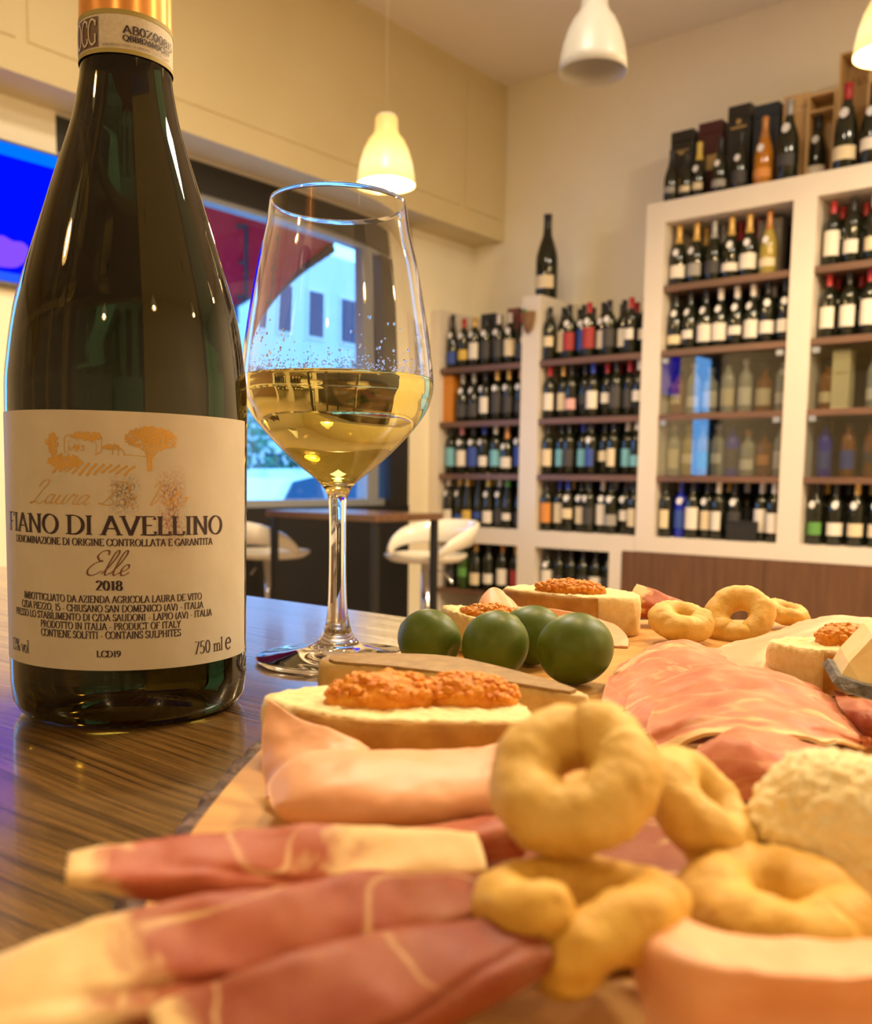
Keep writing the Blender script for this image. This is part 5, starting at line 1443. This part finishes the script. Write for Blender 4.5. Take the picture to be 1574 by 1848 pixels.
prosciutto('pink cured ham fold before the arched slice', [
    pz((1262, 1346, 8), (1330, 1316, 12), (1420, 1326, 12), (1505, 1356, 7)), pz((1244, 1366, 9), (1330, 1328, 14), (1420, 1342, 13), (1515, 1376, 7)),
    pz((1246, 1402, 6), (1340, 1386, 10), (1420, 1394, 10), (1505, 1402, 6)), pz((1270, 1456, 2), (1350, 1446, 4), (1420, 1446, 4), (1495, 1436, 3))], 4, prosc('cured_ham_d', edge=.0, fat0=.06, seed=14, streak=.52, pale=True, su=1.6, sv=5))
prosciutto('dark cured ham slice tucked under the black-rinded cheese', [
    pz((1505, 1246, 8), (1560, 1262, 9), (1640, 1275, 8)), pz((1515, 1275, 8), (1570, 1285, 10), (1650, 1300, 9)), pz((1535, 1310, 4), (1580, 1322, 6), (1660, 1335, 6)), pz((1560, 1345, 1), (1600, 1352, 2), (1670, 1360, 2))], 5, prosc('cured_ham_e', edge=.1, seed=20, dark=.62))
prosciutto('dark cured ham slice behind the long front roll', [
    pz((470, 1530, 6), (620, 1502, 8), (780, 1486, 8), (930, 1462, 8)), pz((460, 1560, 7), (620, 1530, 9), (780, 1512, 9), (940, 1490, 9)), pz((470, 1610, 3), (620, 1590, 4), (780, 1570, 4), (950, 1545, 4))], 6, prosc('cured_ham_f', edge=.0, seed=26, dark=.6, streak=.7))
prosciutto('dark cured ham sheet standing in for shade beneath the tarallo pile', [  # dark ham sheet added so the gaps under the pile read as shadow
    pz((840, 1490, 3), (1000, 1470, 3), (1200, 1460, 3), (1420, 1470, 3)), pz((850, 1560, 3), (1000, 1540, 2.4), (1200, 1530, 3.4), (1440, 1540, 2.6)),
    pz((880, 1640, 2.2), (1010, 1630, 3), (1210, 1620, 2.2), (1460, 1640, 3)), pz((930, 1730, 1.4), (1020, 1740, 2), (1150, 1740, 1.6), (1400, 1745, 2))], 7, prosc('cured_ham_shade', edge=.0, seed=55, dark=.40, streak=.6), rip=.0004)
def roll(label, pts, rads, flat, seed, mat, gp='rolled cured ham slices'):
    path = cr([tuple(bd(*p)) for p in pts], n=10); rr = [x[0] for x in cr([(r,) for r in rads], n=10)]
    N_ = len(path); SEG = 48; V, F, U = [], [], []
    # a strip folded flat on itself: boxy tilted section with soft creases that wander along the length
    for i in range(N_):
        t = (Vector(path[min(i + 1, N_ - 1)]) - Vector(path[max(i - 1, 0)])).normalized(); s = t.cross(Vector((0, 0, 1))).normalized(); u = s.cross(t)
        f_ = i / (N_ - 1); tw = -.30 + .22 * sin(f_ * 5 + seed)
        for k in range(SEG):
            a = 2 * pi * k / SEG; ca, sa = cos(a), sin(a)
            x = math.copysign(abs(ca) ** .55, ca) * flat[0]; y = math.copysign(abs(sa) ** .55, sa) * flat[1] * (1 - .18 * ca)
            g_ = 1 - .13 * math.exp(-((a - 1.0 - .5 * sin(f_ * 4 + seed)) / .16) ** 2) - .15 * math.exp(-((a - 5.2 - .4 * sin(f_ * 3 + seed * 2)) / .14) ** 2)
            x, y = (x * cos(tw) - y * sin(tw)) * g_, (x * sin(tw) + y * cos(tw)) * g_
            V.append(Vector(path[i]) + (s * x + u * y) * rr[i]); U.append((f_, k / SEG))
    for i in range(N_ - 1):
        for k in range(SEG):
            k2 = (k + 1) % SEG; F.append((i * SEG + k, i * SEG + k2, (i + 1) * SEG + k2, (i + 1) * SEG + k))
    F += [tuple(range(SEG - 1, -1, -1)), tuple((N_ - 1) * SEG + k for k in range(SEG))]
    V = [v + Vector((nz3(v, 110, seed), nz3(v, 110, seed + 4), nz3(v, 130, seed + 8))) * .0006 for v in V]
    V = [Vector((v.x, v.y, max(v.z, TABLE_Z + .0185 + .0003))) if v.x > -.046 else v for v in V]
    return solo('prosciutto_roll', label, 'prosciutto', V, F, mat, gp, U)
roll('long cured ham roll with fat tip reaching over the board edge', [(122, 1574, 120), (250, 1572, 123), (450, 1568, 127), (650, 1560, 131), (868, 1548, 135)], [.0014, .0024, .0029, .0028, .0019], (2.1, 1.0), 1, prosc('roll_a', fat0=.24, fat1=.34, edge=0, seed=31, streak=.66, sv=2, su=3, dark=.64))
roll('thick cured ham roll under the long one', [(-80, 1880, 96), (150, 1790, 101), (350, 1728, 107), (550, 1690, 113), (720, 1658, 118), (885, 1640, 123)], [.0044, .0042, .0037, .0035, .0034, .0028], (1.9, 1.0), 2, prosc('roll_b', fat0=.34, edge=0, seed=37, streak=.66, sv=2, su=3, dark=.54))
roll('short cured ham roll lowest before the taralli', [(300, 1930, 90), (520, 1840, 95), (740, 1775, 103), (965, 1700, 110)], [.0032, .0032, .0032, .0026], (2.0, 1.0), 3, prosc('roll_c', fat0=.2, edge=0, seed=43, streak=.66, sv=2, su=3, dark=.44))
roll('small cured ham roll with fat end at the back of the board', [(1138, 1078, 438), (1180, 1096, 434), (1230, 1108, 430), (1290, 1122, 428)], [.0052, .0056, .0050, .0034], (1.3, 1.0), 4, prosc('roll_d', fat0=.22, edge=0, seed=49, dark=.7))
